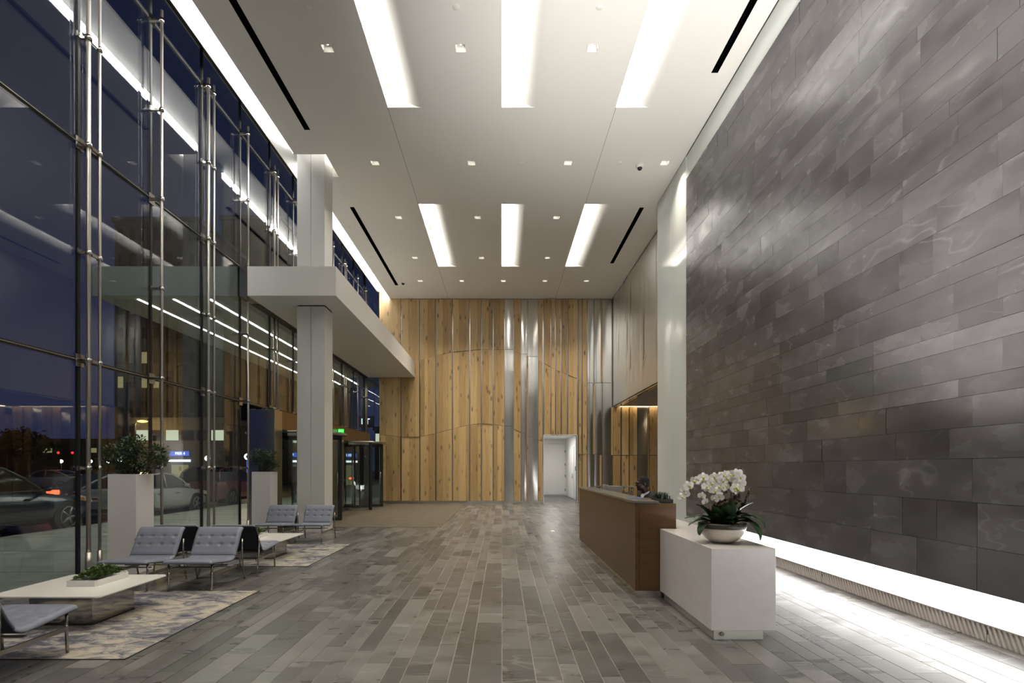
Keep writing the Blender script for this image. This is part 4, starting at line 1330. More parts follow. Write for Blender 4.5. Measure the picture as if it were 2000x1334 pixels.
for (az, el, L_, W_, dr, b) in ((R(250), 1.05, 0.23, 0.075, 0.7, (0.02, -0.04, 0.17)), (R(275), 0.6, 0.15, 0.07, 0.9, (-0.01, -0.05, 0.17)),
                                (R(-25), 0.75, 0.27, 0.085, 2.5, (0.05, -0.02, 0.18)), (R(-50), 0.55, 0.27, 0.08, 2.3, (0.08, -0.06, 0.18)),
                                (R(10), 0.7, 0.26, 0.085, 1.7, (0.06, 0.02, 0.18)), (R(-5), 0.95, 0.24, 0.08, 2.0, (0.04, 0.0, 0.19)),
                                (R(185), 0.5, 0.20, 0.06, 1.3, (-0.08, 0.0, 0.18)), (R(200), 0.85, 0.22, 0.065, 1.7, (-0.07, -0.02, 0.18)),
                                (R(165), 0.55, 0.20, 0.06, 0.9, (-0.08, 0.03, 0.18)), (R(215), 0.35, 0.16, 0.06, 1.9, (-0.13, -0.04, 0.17)),
                                (R(255), 1.25, 0.21, 0.075, 0.5, (0.05, -0.05, 0.17)), (R(225), 1.15, 0.20, 0.07, 0.8, (-0.03, -0.06, 0.17)), (R(285), 0.95, 0.17, 0.075, 1.1, (0.0, -0.09, 0.17)), (R(-15), 1.2, 0.22, 0.08, 0.9, (0.08, 0.0, 0.18)), (R(195), 1.2, 0.20, 0.07, 0.9, (-0.09, 0.0, 0.18)), (R(-40), 1.0, 0.26, 0.09, 2.4, (0.10, -0.04, 0.18)), (R(90), 0.9, 0.2, 0.07, 1.2, (0, 0.05, 0.18)), (R(230), 1.0, 0.17, 0.06, 1.0, (-0.04, -0.03, 0.17)), (R(120), 0.8, 0.2, 0.07, 1.5, (-0.05, 0.05, 0.18))):
    strap_leaf(az, el, L_ * 1.3, W_ * 1.3, dr, b)
# twisted branches
brm = P('twisted_branch', (0.055, 0.028, 0.016), 0.7, var=0.7, vscale=30)
def branch(pts, r0, seed):
    rr = random.Random(seed)
    path = []
    for p, q in zip(pts, pts[1:]):
        p, q = Vector(p), Vector(q)
        for i in range(7):
            t = i / 7
            path.append(p.lerp(q, t) + Vector((rr.uniform(-1, 1), rr.uniform(-1, 1), rr.uniform(-1, 1))) * 0.011)
    path.append(Vector(pts[-1]))
    n = len(path)
    r0 *= 1.35
    mb = MB(); mb.tube(path, [r0 * (1 - 0.55 * i / n) * rr.uniform(0.75, 1.35) for i in range(n)], 6)
    for k in range(14):
        q = path[rr.randrange(n)]
        mb.ball(q + Vector((rr.uniform(-.01, .01), rr.uniform(-.01, .01), rr.uniform(-.01, .01))), rr.uniform(0.006, 0.013), 5, 4)
    mb.build('branch', brm, orc)
branch([(0.10, 0.0, 0.17), (0.17, 0.02, 0.30), (0.20, 0.0, 0.36), (0.235, -0.02, 0.44), (0.26, -0.02, 0.52)], 0.013, 1)
branch([(0.03, 0.02, 0.17), (0.08, 0.02, 0.32), (0.15, 0.03, 0.36), (0.13, 0.02, 0.46), (0.12, 0.0, 0.56)], 0.012, 2)
branch([(-0.04, 0.0, 0.17), (-0.10, -0.02, 0.29), (-0.17, -0.02, 0.31), (-0.21, -0.03, 0.345)], 0.011, 3)
branch([(0.0, -0.02, 0.18), (-0.06, 0.0, 0.36), (0.02, 0.0, 0.40), (0.10, 0.0, 0.41), (0.18, 0.0, 0.38)], 0.013, 4)
branch([(-0.02, 0.04, 0.18), (0.04, 0.03, 0.34), (-0.02, 0.03, 0.44), (0.06, 0.03, 0.48)], 0.011, 5)
branch([(0.08, 0.03, 0.18), (0.12, 0.0, 0.28), (0.06, -0.02, 0.36), (0.12, 0.0, 0.45)], 0.012, 6)
branch([(0.02, 0.0, 0.20), (0.05, -0.03, 0.33), (0.11, -0.02, 0.40), (0.16, 0.0, 0.42), (0.14, 0.0, 0.50)], 0.014, 7)
branch([(-0.05, 0.01, 0.20), (-0.02, -0.02, 0.34), (0.05, -0.03, 0.40), (0.12, -0.02, 0.37)], 0.015, 8)
branch([(-0.03, -0.02, 0.20), (-0.11, -0.03, 0.28), (-0.08, -0.03, 0.36)], 0.013, 9)
# moss puffs on the branches
airm = P('air_plant', (0.22, 0.24, 0.09), 0.7)
for (c, r) in (((0.17, -0.02, 0.335), 0.028), ((-0.075, -0.03, 0.345), 0.028), ((0.14, 0.0, 0.40), 0.02)):
    mb = MB()
    for k in range(60):
        d = Vector((ro.gauss(0, 1), ro.gauss(0, 1), ro.gauss(0, 1))).normalized()
        leaf(mb, Vector(c) + d * 0.004, d, Vector((0.1, 0.2, 1)), r * ro.uniform(0.8, 1.4), 0.006)
    mb.build('air_plant', airm, orc)
# flowers
petal = P('orchid_petal', (0.86, 0.84, 0.82), 0.5, spec=0.3)
lip = P('orchid_lip', (0.55, 0.52, 0.10), 0.5)
def flower_mesh():
    mb = MB()
    def pet(az, L_, W_, curl):
        n = 6
        def fn(u, v):
            w = W_ * 0.5 * math.sin(PI * min(1, 0.06 + 0.90 * u)) ** 0.55
            x = (v - 0.5) * 2 * w
            rr_ = L_ * u
            z = curl * u * u * L_ - 0.25 * abs(v - 0.5) * w
            return (rr_ * math.cos(az) - x * math.sin(az), z, rr_ * math.sin(az) + x * math.cos(az))
        mb.grid(fn, n, 4, 0)
    pet(R(5), 0.043, 0.050, 0.12); pet(R(175), 0.043, 0.050, 0.12)
    for a in (90, 215, 325): 
        pet(R(a), 0.041, 0.031, 0.25)
    mb.ball((0, -0.009, -0.006), (0.009, 0.009, 0.011), 7, 5, 1)
    mb.ball((0, -0.008, 0.004), (0.005, 0.006, 0.005), 6, 4, 0)
    return mb.mesh('flower', [petal, lip])
fm = flower_mesh()
stm = P('flower_stem', (0.10, 0.13, 0.04), 0.5)
def spray(pts, n, t0, seed, spread):
    rr = random.Random(seed)
    path = []
    P0 = [Vector(p) for p in pts]
    for i in range(25):
        t = i / 24 * (len(P0) - 1)
        k = min(int(t), len(P0) - 2); f = t - k
        a = P0[max(k - 1, 0)]; b = P0[k]; c = P0[k + 1]; d = P0[min(k + 2, len(P0) - 1)]
        path.append(0.5 * ((2 * b) + (c - a) * f + (2 * a - 5 * b + 4 * c - d) * f * f + (3 * b - a - 3 * c + d) * f ** 3))
    MB().tube(path, [0.0045 - 0.0025 * i / 24 for i in range(25)], 6).build('flower_stem', stm, orc)
    for j in range(n):
        t = t0 + (1 - t0) * j / max(1, n - 1)
        q = path[min(24, int(t * 24))]
        side = 1 if j % 2 else -1
        p = q + Vector((side * spread * rr.uniform(0.3, 1), -0.028 - rr.uniform(0, 0.02), rr.uniform(-.015, .02)))
        o = link('flower', fm, orc, p, (rr.uniform(-.35, .15), rr.uniform(-.5, .5), rr.uniform(-.75, .45)))
        s = rr.uniform(1.05, 1.3) * (1.0 if t < 0.85 else 0.8)
        o.scale = (s, s, s)
spray([(-0.02, 0, 0.17), (-0.05, 0.0, 0.42), (-0.13, -0.02, 0.575), (-0.26, -0.04, 0.59), (-0.35, -0.05, 0.52), (-0.40, -0.06, 0.42)], 9, 0.50, 1, 0.02)
spray([(0.0, 0, 0.17), (0.02, 0.02, 0.45), (-0.02, 0.0, 0.60), (-0.10, -0.03, 0.58), (-0.17, -0.05, 0.50), (-0.21, -0.06, 0.40)], 10, 0.42, 2, 0.028)
spray([(0.03, 0, 0.17), (0.09, 0.02, 0.45), (0.06, 0.01, 0.62), (0.0, -0.04, 0.58), (-0.06, -0.06, 0.50), (-0.09, -0.07, 0.42)], 11, 0.42, 3, 0.03)
spray([(0.05, 0, 0.17), (0.14, 0.02, 0.44), (0.13, 0.0, 0.60), (0.07, -0.03, 0.63), (0.0, -0.05, 0.62)], 9, 0.5, 4, 0.035)
spray([(0.05, 0, 0.17), (0.12, 0.0, 0.40), (0.13, -0.03, 0.54), (0.10, -0.07, 0.52), (0.05, -0.08, 0.47)], 6, 0.55, 5, 0.03)

# ================================================================== SEATED PERSON
def remesh_obj(mb, name, mat, parent, voxel, smooth_it=4):
    me = mb.mesh(name + '_src', mat)
    o = bpy.data.objects.new(name + '_src', me); COL.objects.link(o)
    m1 = o.modifiers.new('r', 'REMESH'); m1.mode = 'VOXEL'; m1.voxel_size = voxel; m1.use_smooth_shade = True
    m2 = o.modifiers.new('s', 'SMOOTH'); m2.iterations = smooth_it; m2.factor = 0.5
    dg = bpy.context.evaluated_depsgraph_get()
    res = bpy.data.meshes.new_from_object(o.evaluated_get(dg))
    bpy.data.objects.remove(o, do_unlink=True)
    res.name = name
    res.polygons.foreach_set('use_smooth', [True] * len(res.polygons))
    res.materials.clear(); res.materials.append(mat)
    return link(name, res, parent)
# local frame: sits facing -X, floor at z=0, hips at origin
per = thing('person', (2.36, 8.90, 0.0), 'seated person with glasses in a dark suit and white shirt behind the walnut desk', 'person', rz=0.12)
skin = P('skin', (0.045, 0.022, 0.015), 0.45)
navy = P('navy_suit', (0.010, 0.013, 0.024), 0.8)
shirt = P('white_shirt', (0.70, 0.70, 0.72), 0.7)
hairm = P('short_hair', (0.006, 0.005, 0.005), 0.85, bump=0.5, bscale=220)
def caps(mb, a, b, ra, rb_, n=6):
    a, b = Vector(a), Vector(b)
    pts = [a.lerp(b, i / n) for i in range(n + 1)]
    mb.tube(pts, [ra + (rb_ - ra) * i / n for i in range(n + 1)], 14)
    mb.ball(a, ra, 14, 8); mb.ball(b, rb_, 14, 8)
HX, HZ_ = -0.10, 1.240      # head centre
bd = MB()
bd.ball((HX + 0.012, 0, HZ_ + 0.028), (0.094, 0.074, 0.088), 20, 14)      # skull
bd.ball((HX - 0.030, 0, HZ_ - 0.035), (0.062, 0.060, 0.075), 16, 12)      # face
bd.ball((HX - 0.050, 0, HZ_ - 0.088), (0.034, 0.036, 0.026), 12, 8)       # chin
bd.ball((HX - 0.080, 0, HZ_ + 0.020), (0.022, 0.046, 0.016), 12, 8)       # brow
caps(bd, (HX - 0.086, 0, HZ_ + 0.008), (HX - 0.104, 0, HZ_ - 0.026), 0.010, 0.015)   # nose
bd.ball((HX - 0.088, 0.012, HZ_ - 0.030), 0.011, 8, 6); bd.ball((HX - 0.088, -0.012, HZ_ - 0.030), 0.011, 8, 6)
bd.ball((HX - 0.082, 0, HZ_ - 0.058), (0.016, 0.026, 0.008), 10, 6)       # lips
bd.ball((HX - 0.078, 0, HZ_ - 0.070), (0.015, 0.024, 0.009), 10, 6)
for s in (-1, 1):
    bd.ball((HX + 0.012, s * 0.078, HZ_ - 0.008), (0.020, 0.010, 0.032), 10, 8)  # ear
    bd.ball((HX - 0.055, s * 0.038, HZ_ - 0.028), (0.028, 0.022, 0.026), 10, 8)  # cheek
caps(bd, (HX + 0.020, 0, HZ_ - 0.07), (HX + 0.075, 0, HZ_ - 0.20), 0.055, 0.062)
bd.ball((0.0, 0, 0.93), (0.11, 0.17, 0.16), 16, 10)
bd.ball((0.0, 0, 0.72), (0.105, 0.15, 0.18), 16, 10)
bd.ball((0.0, 0, 0.54), (0.13, 0.17, 0.11), 16, 10)
arms = []
for s in (-1, 1):
    sh = Vector((0.0, s * 0.185, 1.01)); el = Vector((-0.10, s * 0.235, 0.78)); wr2 = Vector((-0.33, s * 0.13, 0.775)); 
    arms.append((sh, el, wr2))
    caps(bd, (0.0, s * 0.06, 1.03), sh, 0.055, 0.055)
    caps(bd, sh, el, 0.050, 0.040); caps(bd, el, wr2, 0.038, 0.026)
    pc = wr2 + Vector((-0.055, 0, 0.0))
    bd.ball(pc, (0.048, 0.038, 0.014), 12, 8)
    for k in range(4):
        y0 = s * 0.13 + (k - 1.5) * 0.018
        L_ = (0.062, 0.072, 0.068, 0.055)[k]
        caps(bd, (pc.x - 0.035, y0, 0.775), (pc.x - 0.035 - L_ * 0.55, y0, 0.780), 0.0085, 0.0080, 3)
        caps(bd, (pc.x - 0.035 - L_ * 0.55, y0, 0.780), (pc.x - 0.035 - L_, y0, 0.760), 0.0080, 0.0070, 3)
    caps(bd, (pc.x + 0.02, s * 0.13 - s * 0.035, 0.775), (pc.x - 0.03, s * 0.13 - s * 0.058, 0.768), 0.010, 0.008, 3)
    hip = Vector((0.0, s * 0.09, 0.53)); kn = Vector((-0.42, s * 0.11, 0.50)); ank = Vector((-0.40, s * 0.11, 0.09))
    caps(bd, hip, kn, 0.080, 0.056); caps(bd, kn, ank, 0.052, 0.036)
    caps(bd, ank + Vector((0.02, 0, -0.045)), ank + Vector((-0.15, 0, -0.055)), 0.036, 0.030)
remesh_obj(bd, 'body', skin, per, 0.0075, 3)
hm = MB()
hm.ball((HX + 0.020, 0, HZ_ + 0.036), (0.094, 0.079, 0.090), 24, 16)
hm.ball((HX + 0.055, 0, HZ_ - 0.012), (0.060, 0.070, 0.062), 20, 12)
ho = remesh_obj(hm, 'hair', hairm, per, 0.007, 2)
jk = MB()
jk.ball((0.005, 0, 0.93), (0.135, 0.195, 0.17), 18, 12); jk.ball((0.005, 0, 0.72), (0.13, 0.175, 0.2), 18, 12); jk.ball((0.0, 0, 0.56), (0.145, 0.18, 0.08), 18, 10)
for (sh, el, wr2) in arms:
    s = 1 if sh.y > 0 else -1
    caps(jk, (0.03, s * 0.05, 1.065), sh + Vector((0, 0, 0.008)), 0.055, 0.066)
    caps(jk, sh, el, 0.066, 0.054); caps(jk, el, el.lerp(wr2, 0.88), 0.052, 0.040)
jo = remesh_obj(jk, 'suit_jacket', navy, per, 0.011, 4)
sj = MB()
caps(sj, (HX + 0.062, 0, HZ_ - 0.168), (HX + 0.085, 0, HZ_ - 0.215), 0.068, 0.076)
sj.ball((-0.075, 0, 0.985), (0.075, 0.058, 0.10), 14, 10)
sj.ball((-0.105, 0, 0.90), (0.035, 0.045, 0.10), 14, 10)
remesh_obj(sj, 'shirt', shirt, per, 0.008, 2)
tj = MB()
for s in (-1, 1):
    hip = (0.0, s * 0.09, 0.53); kn = (-0.42, s * 0.11, 0.50); ank = (-0.40, s * 0.11, 0.13)
    caps(tj, hip, kn, 0.096, 0.072); caps(tj, kn, ank, 0.070, 0.056)
tj.ball((0, 0, 0.53), (0.145, 0.185, 0.10), 16, 10)
remesh_obj(tj, 'trousers', navy, per, 0.012, 4)
so = MB()
for s in (-1, 1): caps(so, (-0.375, s * 0.11, 0.045), (-0.56, s * 0.11, 0.040), 0.044, 0.040)
remesh_obj(so, 'shoes', M['black'], per, 0.009, 2)
gl = MB()
for s in (-1, 1):
    c = Vector((HX - 0.103, s * 0.034, HZ_ + 0.006))
    gl.tube([c + Vector((0, 0.026 * math.cos(a), 0.019 * math.sin(a))) for a in [2 * PI * i / 16 for i in range(17)]], 0.003, 6)
    gl.tube([(HX - 0.103, s * 0.060, HZ_ + 0.012), (HX - 0.03, s * 0.078, HZ_ + 0.012), (HX + 0.02, s * 0.083, HZ_ + 0.008), (HX + 0.035, s * 0.082, HZ_ - 0.006)], 0.003, 6)
gl.tube([(HX - 0.103, -0.008, HZ_ + 0.010), (HX - 0.108, 0, HZ_ + 0.013), (HX - 0.103, 0.008, HZ_ + 0.010)], 0.003, 6)
gl.build('glasses', M['black'], per)
tie = MB(); tie.prism([(-0.024, 1.055), (0.024, 1.055), (0.020, 1.02), (0.032, 0.88), (0.0, 0.84), (-0.032, 0.88), (-0.020, 1.02)], 0, -0.150, -0.138)
tie.build('tie', P('dark_tie', (0.015, 0.02, 0.05), 0.6), per)
# the office chair they sit on
oc = thing('office_chair', (2.40, 8.90, 0.0), 'black office chair under the seated person behind the desk', 'chair', rz=0.12)
MB().box(-0.24, 0.22, -0.24, 0.24, 0.40, 0.445).build('seat', M['shell'], oc, bevel=0.015)
MB().box(0.20, 0.25, -0.21, 0.21, 0.50, 0.88).build('backrest', M['shell'], oc, bevel=0.015)
MB().tube([(0, 0, 0.08), (0, 0, 0.41)], 0.03, 10).build('post', M['chrome'], oc)
for k in range(5):
    a = 2 * PI * k / 5
    bs = MB(); bs.tube([(0, 0, 0.10), (0.28 * math.cos(a), 0.28 * math.sin(a), 0.07)], 0.018, 8); bs.ball((0.28 * math.cos(a), 0.28 * math.sin(a), 0.028), 0.028, 8, 6)
    bs.build('leg', M['black'], oc)
MB().tube([(0.10, 0, 0.41), (0.22, 0, 0.43), (0.235, 0, 0.6)], 0.016, 8).build('back_bar', M['black'], oc)

# ================================================================== OUTSIDE: STREET, CARS, BUILDINGS
pav = P('pavement_concrete', (0.50, 0.50, 0.43), 0.6, var=0.15, vscale=1.5)
asph = P('asphalt', (0.035, 0.035, 0.038), 0.45, var=0.3, vscale=3)
sw = MB()
sw.box(-10.7, XG - 0.05, -30, 140, -0.14, -0.015)
sidewalk = sw.build('pavement', pav); tag(sidewalk, 'pale concrete pavement outside the glass wall', 'pavement', kind='structure')
MB().box(-10.88, -10.7, -30, 140, -0.14, -0.01).build('kerb', P('granite_kerb', (0.42, 0.42, 0.40), 0.6), sidewalk)
for yy in range(4, 30, 2):
    MB().box(-10.7, XG - 0.06, yy - 0.006, yy + 0.006, -0.02, -0.0135).build('joint', asph, sidewalk)
road = MB().box(-220, -10.88, -120, 260, -0.30, -0.14).build('road', asph)
tag(road, 'dark asphalt street outside', 'road', kind='structure')
backland = MB().box(-10.7, 60, YB + 7.2, 260, -0.30, -0.16).build('ground', asph); tag(backland, 'dark ground beyond the building', 'ground', kind='structure')

carglass = P('car_glass', (0.012, 0.014, 0.016), 0.05)
tyre = P('tyre', (0.008, 0.008, 0.008), 0.8)
rim = P('alloy_rim', (0.25, 0.25, 0.26), 0.3, 1.0)
tail = EM('tail_lamp', (1.0, 0.06, 0.02), 7.0, False)
headl = P('head_lamp', (0.55, 0.55, 0.50), 0.1)
amber = P('amber_lens', (0.5, 0.16, 0.02), 0.3)
plate = P('licence_plate', (0.75, 0.72, 0.70), 0.5)
plred = P('plate_red', (0.45, 0.05, 0.04), 0.5)
def make_car(name, loc, rz, paint, label, kind='sedan', lit=True):
    """front points to local +X"""
    t = thing(name, loc, label, 'car', rz=rz)
    if kind == 'sedan':
        Ln, Wd = 4.75, 1.84
        top = [(-2.37, 0.55), (-2.34, 0.88), (-2.20, 0.96), (-1.55, 0.99), (-0.5, 0.96), (0.75, 0.94), (1.3, 0.90), (2.0, 0.78), (2.28, 0.66), (2.38, 0.45)]
        gh = [(-1.85, 0.98), (-1.35, 1.22), (-0.75, 1.40), (-0.1, 1.44), (0.35, 1.38), (0.85, 1.16), (1.20, 0.93)]
        wb_, wr0 = (-1.40, 1.42), 0.335
    else:
        Ln, Wd = 4.65, 1.92
        top = [(-2.32, 0.60), (-2.30, 1.02), (-2.20, 1.10), (-1.5, 1.10), (-0.5, 1.08), (0.70, 1.03), (1.2, 0.96), (1.95, 0.87), (2.25, 0.73), (2.33, 0.50)]
        gh = [(-2.22, 1.10), (-2.05, 1.45), (-1.6, 1.64), (-0.6, 1.67), (-0.15, 1.61), (0.35, 1.36), (0.75, 1.06)]
        wb_, wr0 = (-1.40, 1.40), 0.375
    W2 = Wd / 2
    mb = MB()
    n = len(top)
    zl = 0.22 if kind == 'sedan' else 0.27
    def ringpts(x, zt, endf):
        w = W2 * endf
        return [(x, -w * 0.90, zl), (x, -w * 0.985, zl + 0.14), (x, -w, zl + 0.34), (x, -w * 0.965, zt - 0.05), (x, -w * 0.86, zt), (x, 0, zt + 0.025),
                (x, w * 0.86, zt), (x, w * 0.965, zt - 0.05), (x, w, zl + 0.34), (x, w * 0.985, zl + 0.14), (x, w * 0.90, zl)]
    def endf(x): return 1 - 0.16 * (abs(x) / 2.38) ** 6
    rings = [ringpts(x, z, endf(x)) for (x, z) in top]
    v = [p for r_ in rings for p in r_]
    k = 11
    fs = []
    for i in range(n - 1):
        for j in range(k - 1):
            fs.append((i * k + j, (i + 1) * k + j, (i + 1) * k + j + 1, i * k + j + 1))
        fs.append((i * k + k - 1, (i + 1) * k + k - 1, (i + 1) * k, i * k))
    fs.append(list(range(k))); fs.append([(n - 1) * k + j for j in range(k)][::-1])
    mb.add(v, fs, 0, True)
    body = mb.build('body', paint, t)
    # greenhouse
    g2 = MB(); rf2 = MB()
    m = len(gh)
    zb_ = gh[0][1] - 0.06
    rings = []
    for (x, z) in gh:
        hgt = max(0.0, z - gh[0][1])
        w0 = W2 * 0.86; w1 = W2 * (0.86 - 0.30 * hgt)
        rings.append([(x, -w0, zb_), (x, -w1, z), (x, 0, z + 0.03), (x, w1, z), (x, w0, zb_)])
    v = [p for r_ in rings for p in r_]
    fs = []
    for i in range(m - 1):
        for j in range(4):
            fs.append((i * 5 + j, (i + 1) * 5 + j, (i + 1) * 5 + j + 1, i * 5 + j + 1))
    fs.append(list(range(5))); fs.append([(m - 1) * 5 + j for j in range(5)][::-1])
    g2.add(v, fs, 0, False)
    g2.build('windows', carglass, t)
    # roof skin and pillars
    i0, i1 = 2, m - 3
    pts = rings[i0:i1 + 1]
    v = []
    for r_ in pts:
        for q in (r_[1], r_[2], r_[3]): v.append((q[0], q[1] * 1.005, q[2] + 0.012))
    fs = [(a * 3 + j, (a + 1) * 3 + j, (a + 1) * 3 + j + 1, a * 3 + j + 1) for a in range(len(pts) - 1) for j in range(2)]
    rf2.add(v, fs, 0, True)
    for s in (1, 3):
        rf2.tube([(r_[s][0], r_[s][1] * 1.01, r_[s][2] + 0.004) for r_ in rings], 0.032, 6)
    xm = 0.5 * (gh[2][0] + gh[3][0]) + 0.25
    zt = max(z for _, z in gh)
    for s in (-1, 1):
        rf2.tube([(xm, s * W2 * 0.865, zb_ + 0.05), (xm, s * W2 * (0.86 - 0.30 * (zt - gh[0][1])) * 1.02, zt - 0.01)], 0.03, 6)
    rf2.build('roof', paint, t)
    for x in wb_:
        for s in (-1, 1):
            ar = MB(); ar.tube([(x, s * (W2 - 0.03), wr0), (x, s * (W2 + 0.004), wr0)], wr0 + 0.055, 24); ar.build('wheel_arch', M['gasket'], t)
            wh = MB(); wh.tube([(x, s * (W2 - 0.20), wr0), (x, s * (W2 + 0.012), wr0)], wr0, 24)
            wo_ = wh.build('wheel', tyre, t)
            rm_ = MB(); rm_.tube([(x, s * (W2 + 0.010), wr0), (x, s * (W2 + 0.018), wr0)], wr0 * 0.22, 14)
            for q in range(5):
                a = 2 * PI * q / 5
                rm_.tube([(x, s * (W2 + 0.015), wr0), (x + wr0 * 0.68 * math.cos(a), s * (W2 + 0.014), wr0 + wr0 * 0.68 * math.sin(a))], 0.035, 6)
            rm_.tube([(x + wr0 * 0.70 * math.cos(2 * PI * i / 20), s * (W2 + 0.014), wr0 + wr0 * 0.70 * math.sin(2 * PI * i / 20)) for i in range(21)], 0.02, 5)
            rm_.build('rim', rim, wo_)
    # lamps
    zz = top[1][1] - 0.06
    for s in (-1, 1):
        MB().box(-2.385, -2.20, s * 0.60 - 0.21, s * 0.60 + 0.21, zz - 0.075, zz + 0.075).build('tail_light', tail if lit else P('tail_dark', (0.2, 0.01, 0.01), 0.2), t, bevel=0.03)
        hz = top[-3][1] - 0.10
        h_ = MB(); h_.prism([(2.28, hz - 0.06), (2.27, hz + 0.06), (1.72, hz + 0.16), (1.80, hz + 0.02)], 1, s * W2 * 0.80, s * W2 * 0.955)
        ho_ = h_.build('headlight', headl, t)
        MB().prism([(2.0, hz + 0.0), (1.98, hz + 0.07), (1.78, hz + 0.11), (1.83, hz + 0.03)], 1, s * W2 * 0.93, s * W2 * 0.966).build('marker', amber, ho_)
        mi = MB(); mi.ball((0.70, s * (W2 + 0.06), top[5][1] + 0.09), (0.08, 0.10, 0.065), 10, 6); mi.build('mirror', paint, t)
        for dxx in (-0.75, 0.25):
            MB().box(dxx - 0.10, dxx + 0.10, s * (W2 - 0.02) if s > 0 else s * (W2 + 0.012), s * (W2 + 0.012) if s > 0 else s * (W2 - 0.02), top[4][1] - 0.20, top[4][1] - 0.17).build('door_handle', M['chrome'], t)
        MB().box(-1.9, 0.95, min(s * W2 * 0.875, s * W2 * 0.895), max(s * W2 * 0.875, s * W2 * 0.895), top[4][1] - 0.02, top[4][1] + 0.015).build('window_trim', M['chrome'], t)
    pl = MB().box(-2.40, -2.36, -0.16, 0.16, 0.62, 0.78).build('licence_plate', plate, t)
    MB().box(-2.405, -2.40, -0.12, 0.12, 0.68, 0.73).build('characters', plred, pl)
    MB().box(-2.39, -2.25, -0.80, 0.80, 0.30, 0.40).build('bumper', M['gasket'], t)
    return t
cp = lambda n, c, r=0.25, metal=0.3: P(n, c, r, metal, coat=0.6)
ZR = -0.14
make_car('parked_suv', (-12.05, 12.75, ZR), R(90), cp('navy_paint', (0.018, 0.034, 0.060)), 'dark navy suv parked at the kerb outside the glass', 'suv', False)
make_car('silver_sedan', (-12.05, 18.75, ZR), R(90), cp('silver_paint', (0.50, 0.51, 0.48)), 'silver sedan parked at the kerb behind the wide shrub planter', 'sedan', False)
make_car('red_suv', (-12.05, 24.2, ZR), R(90), cp('rust_red_paint', (0.16, 0.045, 0.02)), 'rust red suv parked ahead of the silver sedan', 'suv', False)
make_car('black_sedan', (-14.25, 20.65, ZR), R(90), cp('black_paint', (0.008, 0.009, 0.011)), 'black sedan with glowing tail lights in the street', 'sedan', True)
make_car('white_sedan', (-32.6, 40.0, ZR), R(180), cp('white_car_paint', (0.50, 0.47, 0.44), 0.3, 0.0), 'white sedan seen side on in the cross street', 'sedan', False)
make_car('grey_sedan', (-11.9, 44.0, ZR), R(90), cp('grey_paint', (0.04, 0.042, 0.045)), 'dark sedan with red tail lights beyond the far revolving door', 'sedan', True)

# buildings
conc = P('tower_concrete', (0.075, 0.075, 0.085), 0.8, var=0.15, vscale=0.4)
darkc = P('dark_block', (0.022, 0.022, 0.027), 0.8)
brick = P('brick_block', (0.10, 0.055, 0.035), 0.8, var=0.2, vscale=1)
wdark = P('window_dark', (0.012, 0.013, 0.02), 0.1)
wlit = EM('window_lit', (1.0, 0.86, 0.42), 0.30, False)
wlit2 = EM('window_lit_white', (0.95, 1.0, 0.72), 0.9, False)
def building(name, x0, x1, y0, y1, h, mat, label, nx, nz, zf, litf, seed, ww=0.6, wh=0.55, litm=None):
    rr = random.Random(seed)
    t = thing(name, ((x0 + x1) / 2, (y0 + y1) / 2, ZR), label, 'building')
    hx, hy = (x1 - x0) / 2, (y1 - y0) / 2
    MB().box(-hx, hx, -hy, hy, 0, h).build('wall', mat, t)
    MB().box(-hx - 0.2, hx + 0.2, -hy - 0.2, hy + 0.2, h, h + 0.5).build('parapet', mat, t)
    cw, chh = (x1 - x0) / nx, (h - zf) / nz
    wm = {}
    for i in range(nx):
        for j in range(nz):
            lit = rr.random() < litf
            key = lit
            if key not in wm:
                mm = (litm or wlit) if lit else wdark
                wm[key] = MB().box(-cw * ww / 2, cw * ww / 2, -0.06, 0.02, -chh * wh / 2, chh * wh / 2).mesh('window', mm)
            link('window', wm[key], t, (-hx + cw * (i + 0.5), -hy, zf + chh * (j + 0.5)))
    return t
building('apartment_tower', -38.5, -30.2, 55, 68, 26.0, conc, 'grey apartment tower across the street with a few lit windows', 7, 9, 4.0, 0.06, 2, 0.42, 0.45)
building('dark_tower', -35.5, -28.0, 70, 84, 33.0, darkc, 'darker slim tower beside the grey apartment tower', 4, 10, 4.0, 0.06, 5, 0.5, 0.5)
building('glass_tower', -63, -46, 118, 135, 50.0, darkc, 'tall far tower with light lines along its roof edge', 6, 12, 6.0, 0.05, 8)
building('low_shop', -29.2, -22.0, 44, 52, 5.1, conc, 'low building with a bright row of upper windows and a lit sign', 6, 1, 3.3, 0.45, 3, 0.8, 0.45, wlit2)
building('long_low_block', -86, -40, 78, 88, 5.2, darkc, 'long low dark building with a strip of lit windows', 22, 1, 2.9, 0.5, 6, 0.6, 0.28)
building('brick_block', -24.5, -18.2, 60, 70, 17.0, brick, 'brown brick block beyond the kerb seen through the glass', 5, 6, 3.0, 0.12, 12, 0.45, 0.5)
building('far_office', -17.0, -10.9, 74, 84, 6.6, darkc, 'low far office with a lit upper floor beyond the revolving doors', 4, 1, 4.4, 1.0, 4, 0.85, 0.6, wlit2)
# rooftop light lines of the far tower
for i, (zt, x0, x1) in enumerate(((50.9, -63.2, -45.8), (48.6, -57.0, -45.8))):
    o = MB().box(x0, x1, 117.3, 117.5, zt - 0.12 + ZR, zt + 0.12 + ZR).build('roof_light_line', EM('roof_led%d' % i, (0.62, 0.68, 1.0), 1.6, False))
    tag(o, ('upper' if i == 0 else 'lower') + ' pale blue light line along the roof edge of the far tower', 'light line')
